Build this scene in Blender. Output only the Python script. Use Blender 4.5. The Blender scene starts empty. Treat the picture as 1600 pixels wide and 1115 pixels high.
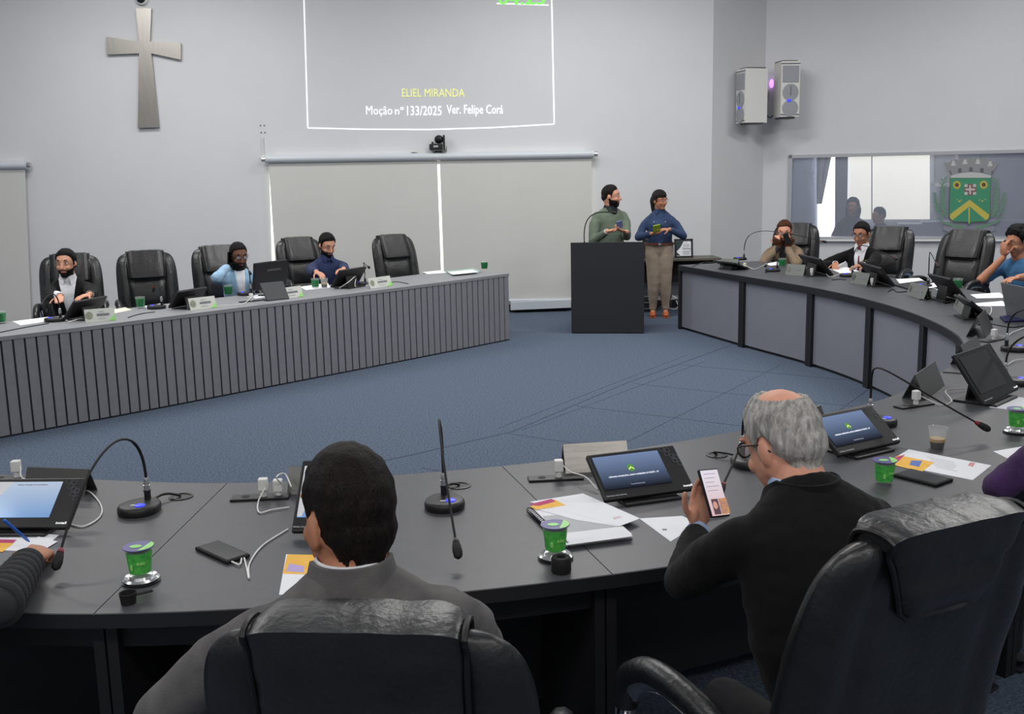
import bpy, bmesh, math, random
from mathutils import Vector as V, Matrix, Euler, noise
random.seed(7)
PI=math.pi
R=math.radians
col=bpy.context.scene.collection
scn=bpy.context.scene
# ------------------------------------------------------------------ camera
FPX,PIT,ROLL,CH=1600.0,R(10.2),R(1.2),1.85
_rt=V((1,0,0)); _dn=V((0,-math.sin(PIT),-math.cos(PIT))); FW=V((0,math.cos(PIT),-math.sin(PIT)))
RT=math.cos(ROLL)*_rt+math.sin(ROLL)*_dn
DN=-math.sin(ROLL)*_rt+math.cos(ROLL)*_dn
EYE=V((0,0,CH))
def ray(px,py): return RT*((px-800)/FPX)+DN*((py-557.5)/FPX)+FW
def at(px,py,z=0.0):
    """point of the scene at height z seen at pixel px,py of the 1600x1115 photo"""
    v=ray(px,py); return EYE+v*((z-CH)/v.z)
def atd(px,py,y):
    v=ray(px,py); return EYE+v*(y/v.y)
def onplane(px,py,p0,n,off=0.0):
    v=ray(px,py); return EYE+v*((p0-EYE).dot(n)/v.dot(n))+n*off
# ------------------------------------------------------------------ materials
MATS={}
def srgb(r,g,b):
    f=lambda c:(c/255/12.92) if c/255<=.04045 else ((c/255+.055)/1.055)**2.4
    return (f(r),f(g),f(b),1)
def mat(name,rgb,rough=.6,metal=0,bump=0,bscale=60,var=0,vscale=8,emit=0,trans=0,alpha=1,spec=.5,coat=0,sheen=0,sss=0,stretch=None,rgb2=None):
    if name in MATS: return MATS[name]
    m=bpy.data.materials.new(name); m.use_nodes=True
    nt=m.node_tree; b=nt.nodes['Principled BSDF']; L=nt.links.new
    c=srgb(*rgb)
    b.inputs['Base Color'].default_value=c
    b.inputs['Roughness'].default_value=rough
    b.inputs['Metallic'].default_value=metal
    b.inputs['Specular IOR Level'].default_value=spec
    if coat: b.inputs['Coat Weight'].default_value=coat; b.inputs['Coat Roughness'].default_value=.25
    if sheen: b.inputs['Sheen Weight'].default_value=sheen
    if sss: b.inputs['Subsurface Weight'].default_value=sss; b.inputs['Subsurface Radius'].default_value=(.02,.008,.004); b.inputs['Subsurface Scale'].default_value=.3
    if emit: b.inputs['Emission Color'].default_value=c; b.inputs['Emission Strength'].default_value=emit
    if trans: b.inputs['Transmission Weight'].default_value=trans
    if alpha<1: b.inputs['Alpha'].default_value=alpha
    tc=None
    def coord():
        nonlocal tc
        if tc is None:
            t=nt.nodes.new('ShaderNodeTexCoord'); mp=nt.nodes.new('ShaderNodeMapping')
            L(t.outputs['Object'],mp.inputs['Vector'])
            if stretch: mp.inputs['Scale'].default_value=stretch
            tc=mp.outputs['Vector']
        return tc
    if var or rgb2:
        n=nt.nodes.new('ShaderNodeTexNoise'); n.inputs['Scale'].default_value=vscale; n.inputs['Detail'].default_value=5
        L(coord(),n.inputs['Vector'])
        mx=nt.nodes.new('ShaderNodeMix'); mx.data_type='RGBA'
        c2=srgb(*rgb2) if rgb2 else tuple(max(0,x*(1-var)) for x in c[:3])+(1,)
        c1=c if rgb2 else tuple(min(1,x*(1+var)) for x in c[:3])+(1,)
        rp=nt.nodes.new('ShaderNodeMapRange'); rp.inputs[1].default_value=.35; rp.inputs[2].default_value=.65
        L(n.outputs['Fac'],rp.inputs[0]); L(rp.outputs[0],mx.inputs['Factor'])
        mx.inputs['A'].default_value=c1; mx.inputs['B'].default_value=c2
        L(mx.outputs['Result'],b.inputs['Base Color'])
    if bump:
        n=nt.nodes.new('ShaderNodeTexNoise'); n.inputs['Scale'].default_value=bscale; n.inputs['Detail'].default_value=4
        L(coord(),n.inputs['Vector'])
        bp=nt.nodes.new('ShaderNodeBump'); bp.inputs['Strength'].default_value=bump; bp.inputs['Distance'].default_value=.01
        L(n.outputs['Fac'],bp.inputs['Height']); L(bp.outputs['Normal'],b.inputs['Normal'])
    MATS[name]=m; return m
M=dict(
 wall=mat('wall_paint',(210,211,214),.85,bump=.08,bscale=90,var=.015,vscale=1.2),
 wall2=mat('wall_paint_side',(206,206,208),.85,bump=.08,bscale=90,var=.015,vscale=1.2),
 ceil=mat('ceiling_paint',(225,225,225),.9,bump=.03,bscale=40),
 carpet=mat('carpet_pile',(102,114,131),.97,bump=.5,bscale=200,rgb2=(70,80,97),vscale=75,spec=.1),
 seam=mat('carpet_seam',(64,73,90),.95,bump=.3,bscale=200),
 desk=mat('desk_laminate',(73,74,78),.42,bump=.03,bscale=300,var=.05,vscale=30),
 deskedge=mat('desk_edge_black',(30,31,34),.5,bump=.03,bscale=200),
 panel=mat('panel_grey',(127,130,140),.6,bump=.03,bscale=200,var=.03,vscale=3),
 rib=mat('rib_grey',(128,129,135),.6,bump=.05,bscale=160,var=.04,vscale=20),
 ribdark=mat('rib_gap',(52,54,62),.8,bump=.03),
 ribtop=mat('rib_top',(136,137,141),.5,bump=.03,bscale=160,var=.03,vscale=10),
 black=mat('black_panel',(34,35,40),.55,bump=.03,bscale=200),
 dark=mat('dark_panel',(24,24,27),.6,bump=.03,bscale=200),
 leather=mat('black_leather',(27,28,30),.36,bump=.25,bscale=55,var=.2,vscale=12,coat=.08),
 leather2=mat('seam_leather',(16,16,18),.45,bump=.2,bscale=70),
 plastic=mat('black_plastic',(26,26,28),.45,bump=.05,bscale=200),
 rubber=mat('black_rubber',(17,17,18),.7,bump=.1,bscale=200),
 chrome=mat('chrome',(215,215,218),.12,1,bump=.01),
 steel=mat('brushed_steel',(150,146,140),.32,1,bump=.06,bscale=30,stretch=(1,40,1),var=.08),
 greysteel=mat('grey_plate',(104,104,102),.35,.7,bump=.04,bscale=60),
 crossm=mat('cross_metal',(172,168,162),.3,.85,bump=.06,bscale=14,stretch=(12,12,1),var=.05,vscale=4),
 white=mat('white_plastic',(232,232,230),.4,bump=.02),
 whitebox=mat('speaker_white',(218,217,213),.5,bump=.03),
 grille=mat('grille_grey',(160,163,168),.6,bump=.5,bscale=500),
 paper=mat('paper',(240,241,246),.8,bump=.02,var=.01),
 ink=mat('ink_grey',(120,122,130),.8,bump=.02),
 cream=mat('cream_paper',(222,221,205),.8,bump=.02),
 orange=mat('print_orange',(244,182,60),.7,bump=.02,rgb2=(250,196,84),vscale=30),
 magenta=mat('print_magenta',(188,52,110),.7,bump=.02),
 bluep=mat('print_blue',(90,120,190),.7,bump=.02),
 greyp=mat('print_grey',(186,189,192),.7,bump=.02,var=.03),
 green=mat('cup_green',(96,200,84),.35,bump=.05,rgb2=(58,168,76),vscale=60),
 dgreen=mat('cup_dark_green',(28,112,60),.4,bump=.05,var=.2,vscale=40),
 lgreen=mat('cup_light_green',(150,222,120),.4,bump=.02),
 purple=mat('cup_purple',(84,78,142),.4,bump=.02),
 clear=mat('clear_plastic',(236,240,242),.08,bump=.02,trans=.0,alpha=.13),
 silver=mat('silver_rim',(205,206,208),.22,.8,bump=.03),
 coffee=mat('coffee',(22,13,9),.2,bump=.02), foam=mat('coffee_foam',(190,160,112),.6,bump=.05),
 blinds=mat('blind_fabric',(203,203,199),.9,bump=.12,bscale=400,var=.012,vscale=2),
 rail=mat('blind_rail',(196,203,209),.35,bump=.02),
 glow=mat('daylight_pane',(252,252,240),.5,emit=1.1,bump=.01),
 textw=mat('projected_white',(250,252,255),.8,emit=.55,bump=.01),
 texty=mat('projected_yellow',(236,240,150),.8,emit=.4,bump=.01),
 textg=mat('projected_green',(140,240,110),.8,emit=.4,bump=.01),
 led=mat('blue_led',(50,60,230),.4,emit=1.2,bump=.01),
 pinkled=mat('pink_led',(220,140,255),.4,emit=1.6,bump=.01),
 red=mat('red_ring',(130,24,34),.5,bump=.02),
 frame=mat('aluminium_frame',(178,180,184),.4,.3,bump=.02),
 wood=mat('table_dark_wood',(36,30,28),.5,bump=.05,bscale=40,stretch=(1,12,12),var=.1),
 woodtop=mat('table_grey_top',(96,92,84),.5,bump=.05,bscale=40,stretch=(1,12,12),var=.08),
 navyb=mat('navy_folder',(30,38,86),.6,bump=.03),
 laptop=mat('laptop_grey',(128,130,134),.35,.5,bump=.02),
 ridge=mat('gold',(200,160,60),.4,.6,bump=.02),
)
def grad_screen(name,c1,c2,strength=.9,glare=None):
    m=bpy.data.materials.new(name); m.use_nodes=True; nt=m.node_tree; b=nt.nodes['Principled BSDF']; L=nt.links.new
    t=nt.nodes.new('ShaderNodeTexCoord'); s=nt.nodes.new('ShaderNodeSeparateXYZ'); r=nt.nodes.new('ShaderNodeValToRGB')
    L(t.outputs['Generated'],s.inputs[0]); L(s.outputs['Z'],r.inputs['Fac'])
    r.color_ramp.elements[0].color=srgb(*c1); r.color_ramp.elements[1].color=srgb(*c2)
    b.inputs['Base Color'].default_value=(.005,.005,.006,1); b.inputs['Roughness'].default_value=.12
    L(r.outputs['Color'],b.inputs['Emission Color']); b.inputs['Emission Strength'].default_value=strength
    return m
M['screen']=grad_screen('terminal_screen',(6,10,22),(120,140,178))
M['screenblue']=grad_screen('pale_blue_screen',(118,160,212),(190,205,225))
M['screenoff']=mat('dark_screen',(10,10,12),.15,bump=.01)
# ------------------------------------------------------------------ mesh builder
class MB:
    def __init__(s): s.v=[]; s.f=[]; s.m=[]
    def add(s,vs,fs,mi=0):
        o=len(s.v); s.v+= [V(p) for p in vs]; s.f+=[tuple(i+o for i in f) for f in fs]; s.m+=[mi]*len(fs); return s
    def box(s,c,d,rot=None,mi=0,bev=0):
        x,y,z=[k/2 for k in d]; c=V(c)
        if bev:
            bm=bmesh.new(); bmesh.ops.create_cube(bm,size=1)
            for vv in bm.verts: vv.co=V((vv.co.x*d[0],vv.co.y*d[1],vv.co.z*d[2]))
            bmesh.ops.bevel(bm,geom=bm.edges[:],offset=bev,segments=2,affect='EDGES',profile=.5)
            bm.verts.index_update()
            vs=[vv.co.copy() for vv in bm.verts]; fs=[[q.index for q in f.verts] for f in bm.faces]; bm.free()
        else:
            vs=[V((a*x,b*y,e*z)) for a in(-1,1) for b in(-1,1) for e in(-1,1)]
            fs=[(0,1,3,2),(4,6,7,5),(0,4,5,1),(2,3,7,6),(0,2,6,4),(1,5,7,3)]
        if rot is not None: vs=[rot@p for p in vs]
        return s.add([p+c for p in vs],fs,mi)
    def loft(s,rings,mi=0,caps=True,closed=False):
        n=len(rings[0]); vs=[p for r in rings for p in r]; fs=[]
        m=len(rings)
        for i in range(m if closed else m-1):
            for j in range(n):
                a=i*n+j; b=i*n+(j+1)%n; c=((i+1)%m)*n+(j+1)%n; d=((i+1)%m)*n+j
                fs.append((a,b,c,d))
        if caps and not closed: fs.append(tuple(reversed(range(n)))); fs.append(tuple((m-1)*n+j for j in range(n)))
        return s.add(vs,fs,mi)
    def tube(s,pts,r,n=8,mi=0,flat=None):
        pts=[V(p) for p in pts]; rs=r if isinstance(r,(list,tuple)) else [r]*len(pts)
        up=V((0,0,1)); rings=[]; prev=None
        for i,p in enumerate(pts):
            t=(pts[min(i+1,len(pts)-1)]-pts[max(i-1,0)]).normalized()
            if prev is None:
                a=t.orthogonal().normalized() if abs(t.z)>.95 else up.cross(t).normalized()
            else: a=(prev-t*prev.dot(t)).normalized()
            prev=a; b=t.cross(a); k=flat or 1
            rings.append([p+(a*math.cos(2*PI*j/n)+b*math.sin(2*PI*j/n)*k)*rs[i] for j in range(n)])
        return s.loft(rings,mi)
    def lathe(s,prof,c=(0,0,0),n=20,mi=0,rot=None,caps=True):
        c=V(c); rings=[]
        for r,z in prof:
            ring=[V((r*math.cos(2*PI*j/n),r*math.sin(2*PI*j/n),z)) for j in range(n)]
            if rot is not None: ring=[rot@p for p in ring]
            rings.append([p+c for p in ring])
        return s.loft(rings,mi,caps)
    def ell(s,c,r,n=14,rot=None,mi=0):
        m=n//2+1; c=V(c); rings=[]
        for i in range(m+1):
            th=PI*(i+.02)/(m+.04); 
            ring=[V((r[0]*math.sin(th)*math.cos(2*PI*j/n),r[1]*math.sin(th)*math.sin(2*PI*j/n),-r[2]*math.cos(th))) for j in range(n)]
            if rot is not None: ring=[rot@p for p in ring]
            rings.append([p+c for p in ring])
        return s.loft(rings,mi)
    def cone(s,a,b,ra,rb,n=12,mi=0):
        """capsule with two radii"""
        a=V(a); b=V(b); t=(b-a); L=t.length
        if L<1e-6: return s
        t/=L; pts=[];rs=[]
        for k in (-1,-.8,-.45): pts.append(a+t*ra*k); rs.append(max(ra*math.sqrt(1-k*k),ra*.08))
        pts.append(a); rs.append(ra); pts.append(b); rs.append(rb)
        for k in (.45,.8,1): pts.append(b+t*rb*k); rs.append(max(rb*math.sqrt(1-k*k),rb*.08))
        x=t.orthogonal().normalized(); y=t.cross(x)
        return s.loft([[p+(x*math.cos(2*PI*j/n)+y*math.sin(2*PI*j/n))*r for j in range(n)] for p,r in zip(pts,rs)],mi)
    def prism(s,poly,off,mi=0):
        """closed polygon of 3-D points extruded by vector off"""
        n=len(poly); off=V(off); vs=[V(p) for p in poly]+[V(p)+off for p in poly]
        fs=[tuple(range(n)),tuple(reversed(range(n,2*n)))]+[(i,i+n,(i+1)%n+n,(i+1)%n) for i in range(n)]
        return s.add(vs,fs,mi)
    def mesh(s,name,mats):
        me=bpy.data.meshes.new(name); me.from_pydata([tuple(p) for p in s.v],[],s.f)
        for m in (mats if isinstance(mats,(list,tuple)) else [mats]): me.materials.append(M[m] if isinstance(m,str) else m)
        me.polygons.foreach_set('material_index',s.m); 
        bm=bmesh.new(); bm.from_mesh(me); bmesh.ops.recalc_face_normals(bm,faces=bm.faces[:]); bm.to_mesh(me); bm.free()
        return me
    def build(s,name,mats,parent=None,smooth=False,loc=None):
        me=s.mesh(name,mats)
        o=bpy.data.objects.new(name,me); col.objects.link(o)
        if parent is not None: o.parent=parent
        if loc is not None: o.location=loc
        if smooth: shade(me)
        return o
def shade(me,ang=40):
    me.polygons.foreach_set('use_smooth',[True]*len(me.polygons))
    try: me.set_sharp_from_angle(angle=R(ang))
    except Exception: pass
def tag(o,label=None,cat=None,group=None,kind=None):
    if label: o['label']=label
    if cat: o['category']=cat
    if group: o['group']=group
    if kind: o['kind']=kind
    return o
def thing(name,label,cat,loc=(0,0,0),rz=0,group=None):
    o=bpy.data.objects.new(name,None); col.objects.link(o); o.empty_display_size=.1
    o.location=loc; o.rotation_euler=(0,0,rz); return tag(o,label,cat,group)
def struct(name,mb,mats,parent=None,smooth=False):
    o=mb.build(name,mats,parent,smooth)
    if parent is None: o['kind']='structure'
    return o
def children(o,_c={}):
    return [c for c in bpy.data.objects if c.parent==o]
def copy_tree(o,parent=None):
    c=o.copy(); col.objects.link(c)
    if parent is not None: c.parent=parent
    for ch in children(o): copy_tree(ch,c)
    return c
def dup(proto,loc,rz,label,group=None,scale=None):
    c=copy_tree(proto); c.location=loc; c.rotation_euler=(0,0,rz); c['label']=label
    if group: c['group']=group
    if scale: c.scale=(scale,)*3
    return c
def catmull(pts,n=8):
    pts=[V(p) for p in pts]; out=[]
    P=[pts[0]*2-pts[1]]+pts+[pts[-1]*2-pts[-2]]
    for i in range(1,len(P)-2):
        a,b,c,d=P[i-1:i+3]
        for k in range(n):
            t=k/n; out.append(.5*((2*b)+(c-a)*t+(2*a-5*b+4*c-d)*t*t+(3*b-a-3*c+d)*t**3))
    out.append(pts[-1]); return out
def bez(a,b,c,d,n=20):
    a,b,c,d=V(a),V(b),V(c),V(d)
    return [a*(1-t)**3+b*3*t*(1-t)**2+c*3*t*t*(1-t)+d*t**3 for t in [i/n for i in range(n+1)]]
def yawmat(rz): return Matrix.Rotation(rz,3,'Z')
def text(s,mname,w=None,h=None,depth=.001,bold=0):
    """lettering as a mesh builder in the XZ plane, centred, facing -Y"""
    cu=bpy.data.curves.new('t','FONT'); cu.body=s; cu.size=1; cu.extrude=.01; cu.offset=bold; cu.resolution_u=2
    o=bpy.data.objects.new('t',cu); col.objects.link(o)
    dg=bpy.context.evaluated_depsgraph_get(); me=bpy.data.meshes.new_from_object(o.evaluated_get(dg))
    vs=[v.co.copy() for v in me.vertices]; fs=[tuple(p.vertices) for p in me.polygons]
    bpy.data.objects.remove(o); bpy.data.meshes.remove(me); bpy.data.curves.remove(cu)
    x0=min(v.x for v in vs);x1=max(v.x for v in vs);y0=min(v.y for v in vs);y1=max(v.y for v in vs)
    sx=(w/(x1-x0)) if w else None; sy=(h/(y1-y0)) if h else None
    sx=sx or sy; sy=sy or sx
    mb=MB(); mb.add([V(((v.x-(x0+x1)/2)*sx,-depth*(.5 if v.z<0 else 1.5)+depth*.5,(v.y-(y0+y1)/2)*sy)) for v in vs],fs); return mb
def xf(mb,mtx):
    mb.v=[mtx@p for p in mb.v]; return mb
def joinmb(*mbs):
    out=MB()
    for b,mi in mbs: out.add(b.v,b.f,mi)
    return out
def frame3(o,x,z):
    """matrix with origin o, local X along x, local Z along z"""
    x=V(x).normalized(); z=V(z); z=(z-x*z.dot(x)).normalized(); y=z.cross(x)
    m=Matrix((x,y,z)).transposed().to_4x4(); m.translation=V(o); return m
# ------------------------------------------------------------------ camera object
cd=bpy.data.cameras.new('camera'); cam=bpy.data.objects.new('camera',cd); col.objects.link(cam)
cd.sensor_width=36; cd.lens=36*FPX/1600; cd.clip_start=.05; cd.clip_end=100
mw=Matrix((RT,-DN,-FW)).transposed().to_4x4(); mw.translation=EYE; cam.matrix_world=mw
scn.camera=cam
# ------------------------------------------------------------------ room
ZC=4.9
WN=V((-.06,1,0)).normalized(); WP=V((0,13.75,0)); WD=V((1,.06,0)).normalized()     # back wall
A=V((-9,13.21,0)); B=V((2.72,13.913,0)); C=V((3.58,14.6,0)); D=V((11,12.24,0))
RWD=(D-C).normalized(); RWN=V((-RWD.y,RWD.x,0)); 
def wallbox(a,b,z0,z1,th=.15):
    d=(b-a).normalized(); n=V((-d.y,d.x,0))*th
    return MB().prism([a+V((0,0,z0)),b+V((0,0,z0)),b+n+V((0,0,z0)),a+n+V((0,0,z0))],(0,0,z1-z0))
struct('wall_back',wallbox(A,B,-.02,ZC),'wall')
struct('wall_niche',wallbox(B,C,-.02,ZC),'wall2')
# right wall with window hole
wl=onplane(1231,300,C,RWN); wtop=onplane(1400,238,C,RWN).z; wbot=onplane(1440,374,C,RWN).z
w0=(wl-C).dot(RWD); w1=w0+4.6; LW=(D-C).length
def rw(s,z,o=0): return C+RWD*s+V((0,0,z))+RWN*o
mb=MB()
def rbox(mb,s0,s1,z0,z1,o0=0,o1=.15,mi=0): return mb.prism([rw(s0,z0,o0),rw(s1,z0,o0),rw(s1,z0,o1),rw(s0,z0,o1)],(0,0,z1-z0),mi)
rbox(mb,0,w0,-.02,ZC); rbox(mb,w1,LW,-.02,ZC); rbox(mb,w0,w1,-.02,wbot); rbox(mb,w0,w1,wtop,ZC)
struct('wall_right',mb,'wall')
mb=MB(); mb.box((-9.1,6.2,ZC/2-.01),(.15,15,ZC+.02)); struct('wall_left',mb,'wall')
mb=MB(); mb.box((1,6.5,ZC+.05),(21,17,.1)); struct('ceiling',mb,'ceil')
mb=MB(); mb.box((1,-2.2,ZC/2-.01),(21,.15,ZC+.02)); struct('wall_rear',mb,'wall2')
mb=MB(); mb.box((1,6.8,-.05),(21,19.5,.1))
def strip(pts,w,mi=1,z=.0015):
    pts=[V(p) for p in pts]
    for a,b in zip(pts,pts[1:]):
        a=V((a.x,a.y,0)); b=V((b.x,b.y,0)); d=(b-a).normalized(); n=V((-d.y,d.x,0))*w/2
        mb.prism([a-n,b-n,b+n,a+n],(0,0,z),mi)
strip([at(*p) for p in [(1150,536),(974,600),(800,674),(640,711),(588,722)]],.018)
strip([at(*p) for p in [(1100,565),(974,612),(815,672)]],.006)
u=V((.55,.835,0)); w_=V((.835,-.55,0)); o=V((.97,7.7,0))
for k in range(-1,4):
    a=o+w_*(k*1.0+.3); 
    strip([a+u*(-.9 if k<1 else -2.2),a+u*(2.4-.1*k)],.006)
for k in range(-2,3): strip([o+u*k*1.0+w_*(-.55+.0*k),o+u*k*1.0+w_*2.3],.006)
struct('floor',mb,['carpet','seam'])
mb=MB(); d=V((0,0,0))
a_=A+WN*-.018; b_=B+WN*-.018
mb.prism([A-WN*.02,B-WN*.02,B,A],(0,0,.1)); struct('baseboard_back',mb,'deskedge')
mb=MB(); mb.prism([C+RWD*0-RWN*.015,D-RWN*.015,D,C],(0,0,.1)); struct('baseboard_right',mb,'whitebox')
# lamps on the ceiling
LX=[(-5,3),(0,3),(5,3),(-5,8),(0,8.2),(5,8),(-4,11.2),(1,11.4),(6,11),(-3.5,-1),(0,-1.2),(3.5,-1)]
LE={0:36,1:28,2:36,3:130,4:128,5:120,6:90,7:98,8:86,9:62,10:62,11:62}
for i,(x,y) in enumerate(LX):
    ld=bpy.data.lights.new('ceiling_panel_light','AREA'); ld.shape='RECTANGLE'; ld.size=2.4; ld.size_y=.5; ld.energy=LE[i]; ld.color=(1,.985,.96)
    lo=bpy.data.objects.new('ceiling_panel_light',ld); lo.location=(x,y,ZC-.06); col.objects.link(lo)
    t=thing('ceiling_light','flat white ceiling light panel above the hall','light',(x,y,ZC-.03),0,'ceiling light panels')
    MB().box((0,0,.015),(2.5,.6,.03),bev=.006).build('housing','whitebox',t)
    MB().box((0,0,-.005),(2.4,.5,.01)).build('diffuser','white',t)
wd=bpy.data.worlds.new('world'); scn.world=wd; wd.use_nodes=True
wd.node_tree.nodes['Background'].inputs[0].default_value=(.94,.97,1,1); wd.node_tree.nodes['Background'].inputs[1].default_value=.3
scn.view_settings.view_transform='Standard'; scn.view_settings.look='None'; scn.view_settings.exposure=0
def wpt(px,py,off=0): return onplane(px,py,WP,-WN,off)     # off metres in front of the back wall
def rpt(px,py,off=0): return onplane(px,py,C,-RWN,off)
# ------------------------------------------------------------------ back wall fittings
# cross
cp=[(214,14),(238,14),(236,66),(284,68),(284,94),(238,84),(250,199),(217,200),(219,84),(169,86),(168,58),(219,66)]
t=thing('wall_cross','large brushed metal cross with flared arms mounted on the white wall','cross',wpt(228,110,0))
L=[wpt(x,y,.05)-t.location for x,y in cp]
MB().prism(L,WN*.035).build('cross_body','crossm',t)
mb=MB(); mb.box((0,-.0,0),(.05,.06,.05)); mb.box((0,0,-.6),(.04,.06,.04)); mb.build('mounting_block','greysteel',t)
# small dome camera above
t=thing('dome_camera','small dome security camera above the metal cross, cut by the photo top','camera',wpt(222,-2,.0))
MB().lathe([(.0,0),(.085,.0),(.085,.03),(.07,.05)],rot=Matrix.Rotation(R(90),3,'X'),n=20).build('base_ring','white',t,True)
MB().ell((0,-.05,0),(.062,.06,.062)).build('dome','plastic',t,True)
# blinds
def blind(name,label,quad,group):
    t=thing(name,label,'blind',wpt(*quad[2],.08),0,group)
    a,b,c,d=[wpt(*q,.08)-t.location for q in quad]
    n=16; mb=MB(); vs=[]
    for j in range(9):
        for i in range(n+1):
            p=(a.lerp(b,i/n)).lerp(d.lerp(c,i/n),j/8); p=p-WN*(.012*math.sin(i*.9+j*.35)*(j/8)); vs.append(p)
    fs=[(j*(n+1)+i,j*(n+1)+i+1,(j+1)*(n+1)+i+1,(j+1)*(n+1)+i) for j in range(8) for i in range(n)]
    k=len(vs); vs+=[p+WN*.004 for p in vs]; fs+=[tuple(x+k for x in reversed(f)) for f in fs]
    mb.add(vs,fs).build('blind_fabric','blinds',t,True)
    mb=MB(); mb.tube([d,c],.022,8); mb.build('bottom_bar','rail',t,True)
    return t
blind('roller_blind','long white roller blind left of the gap, hanging behind the seated speakers',[(421,250),(683,247),(691,470),(436,470)],'white roller blinds')
blind('roller_blind','long white roller blind right of the gap, beside the black lectern',[(687,247),(923,242),(923,466),(695,470)],'white roller blinds')
blind('roller_blind','white roller blind at the left edge of the photo behind the bearded man in black',[(-230,266),(43,262),(55,560),(-230,560)],'white roller blinds')
def railthing(label,p,q):
    a=wpt(*p,.09); b=wpt(*q,.09); t=thing('blind_rail',label,'curtain rail',a,0); d=b-a
    MB().tube([(0,0,0),d],.05,14).build('cassette','rail',t,True)
    e=d.normalized(); mb=MB(); mb.tube([-e*.05,e*.02],.035,10); mb.tube([d-e*.02,d+e*.05],.035,10); mb.build('end_cap','silver',t,True)
    MB().box(d*.5+WN*.05+V((0,0,.03)),(d.length*.96,.06,.03),yawmat(math.atan2(d.y,d.x))).build('mounting_strip','white',t)
railthing('long white blind cassette across the wall under the small camera',(417,249),(926,241))
railthing('short end of a white blind cassette at the left edge of the photo',(-230,262),(46,258))
mb=MB()
a,b,c,d=[wpt(*q,.012) for q in [(421,262),(922,252),(922,462),(427,462)]]
mb.prism([a,b,c,d],WN*.006); struct('window_1',mb,'glow')
mb=MB(); mb.prism([wpt(*q,.16) for q in [(797,470),(890,466),(890,478),(797,482)]],WN*.16); struct('trim_1',mb,'rail')
# camera on wall
t=thing('video_camera','small black pan tilt camera on a bracket above the blind cassette','camera',wpt(686,235,0))
mb=MB(); mb.box((0,-.08,0),(.2,.14,.012)); mb.box((0,-.016,.03),(.08,.012,.1)); mb.build('bracket','greysteel',t)
mb=MB(); mb.box((-.03,-.1,.045),(.17,.11,.075),bev=.01); mb.build('base','plastic',t)
mb=MB(); mb.box((.075,-.1,.1),(.022,.09,.19),bev=.008); mb.box((-.075,-.1,.075),(.022,.08,.07),bev=.006); mb.build('yoke','plastic',t)
mb=MB(); mb.ell((.01,-.1,.14),(.06,.06,.055)); mb.build('camera_head','plastic',t,True)
MB().lathe([(.035,0),(.035,.03),(.024,.032)],(.0,-.155,.14),rot=Matrix.Rotation(R(90),3,'X')).build('lens','screenoff',t,True)
mb=MB(); mb.box((-.03,-.157,.05),(.06,.002,.02)); mb.build('badge','greyp',t)
mb=MB(); mb.tube(bez((.03,-.1,.0),(.02,-.13,-.12),(.12,-.06,-.1),(.1,-.04,.05)),.004,6); mb.tube(bez((-.02,-.08,0),(-.1,-.1,-.08),(-.2,-.05,-.03),(-.38,-.03,-.02)),.006,6); mb.build('cable','plastic',t,True)
t=thing('cable_coil','small loose coil of white cable lying on the blind cassette','cable',wpt(648,240,.07))
mb=MB(); mb.tube([V((.07*math.cos(k*.5)*(1+.1*math.sin(k)),.02*math.sin(k*.5),.02*math.sin(k*.5+.4)+.01)) for k in range(40)],.005,5); mb.build('coil','whitebox',t,True)
# conduit and anchors
t=thing('wall_conduit','thin vertical cable conduit beside the end of the blind cassette','conduit',wpt(411,215,0)); 
p=wpt(412,246,0)-t.location
mb=MB(); mb.box(p*.5+V((0,-.01,0)),(.02,.015,p.length)); mb.build('channel','wall2',t)
mb=MB(); mb.box(p+V((.02,-.02,0)),(.1,.04,.03),bev=.005); mb.build('junction','white',t)
for i,(x,y) in enumerate([(407,196),(413,196),(408,207),(414,207)]):
    o=MB().lathe([(.0,0),(.011,0),(.009,.006)],rot=Matrix.Rotation(R(90),3,'X'),n=10).build('screw_hole','ink',None,True,loc=wpt(x,y,0)); tag(o,'tiny dark screw anchor, one of four in a square beside the projection','screw','four screw anchors in a square on the wall')
# projection
t=thing('projected_slide','projected slide outline with a name and motion number lit on the wall','projection',wpt(672,150,0))
def wrel(px,py,off=.004): return wpt(px,py,off)-t.location
def wline(mb,pts,w):
    for p,q in zip(pts,pts[1:]):
        a,b=wrel(*p),wrel(*q); dd=(b-a).normalized(); nn=dd.cross(WN).normalized()*w/2
        mb.prism([a-nn,b-nn,b+nn,a+nn],-WN*.001)
mb=MB(); wline(mb,[(474,-60),(475,0),(481,200)],.016); wline(mb,[(481,200),(570,202),(670,202.5),(770,199.5),(866,194)],.016); wline(mb,[(866,194),(862,0),(861,-60)],.016)
mb.build('outline','textw',t)
def wtext(s,m,x0,x1,y,h,name,bold=.0):
    a=wrel(x0,y,.005); b=wrel(x1,y,.005); mbt=text(s,m,(b-a).length,h,bold=bold)
    xf(mbt,frame3((a+b)/2,WD+V((0,0,(b-a).z/(b-a).length)),V((0,0,1)))); mbt.build(name,m,t)
wtext('ELIEL MIRANDA','texty',628,726,145,.1,'name_text',-.004)
wtext('Moção','textw',572,613,174,.135,'motion_text',-.004); wtext('nº','textw',617,631,173,.095,'ordinal_text',.003); wtext('133/2025','textw',636,690,173,.12,'number_text',.003); wtext('Ver. Felipe Corá','textw',698,786,173,.15,'sponsor_text',.003)
wtext('04:25','textg',778,852,-2,.15,'clock_text',.02)
mb=MB(); wline(mb,[(776,5.5),(857,8)],.014); mb.build('underline','textw',t)
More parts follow.
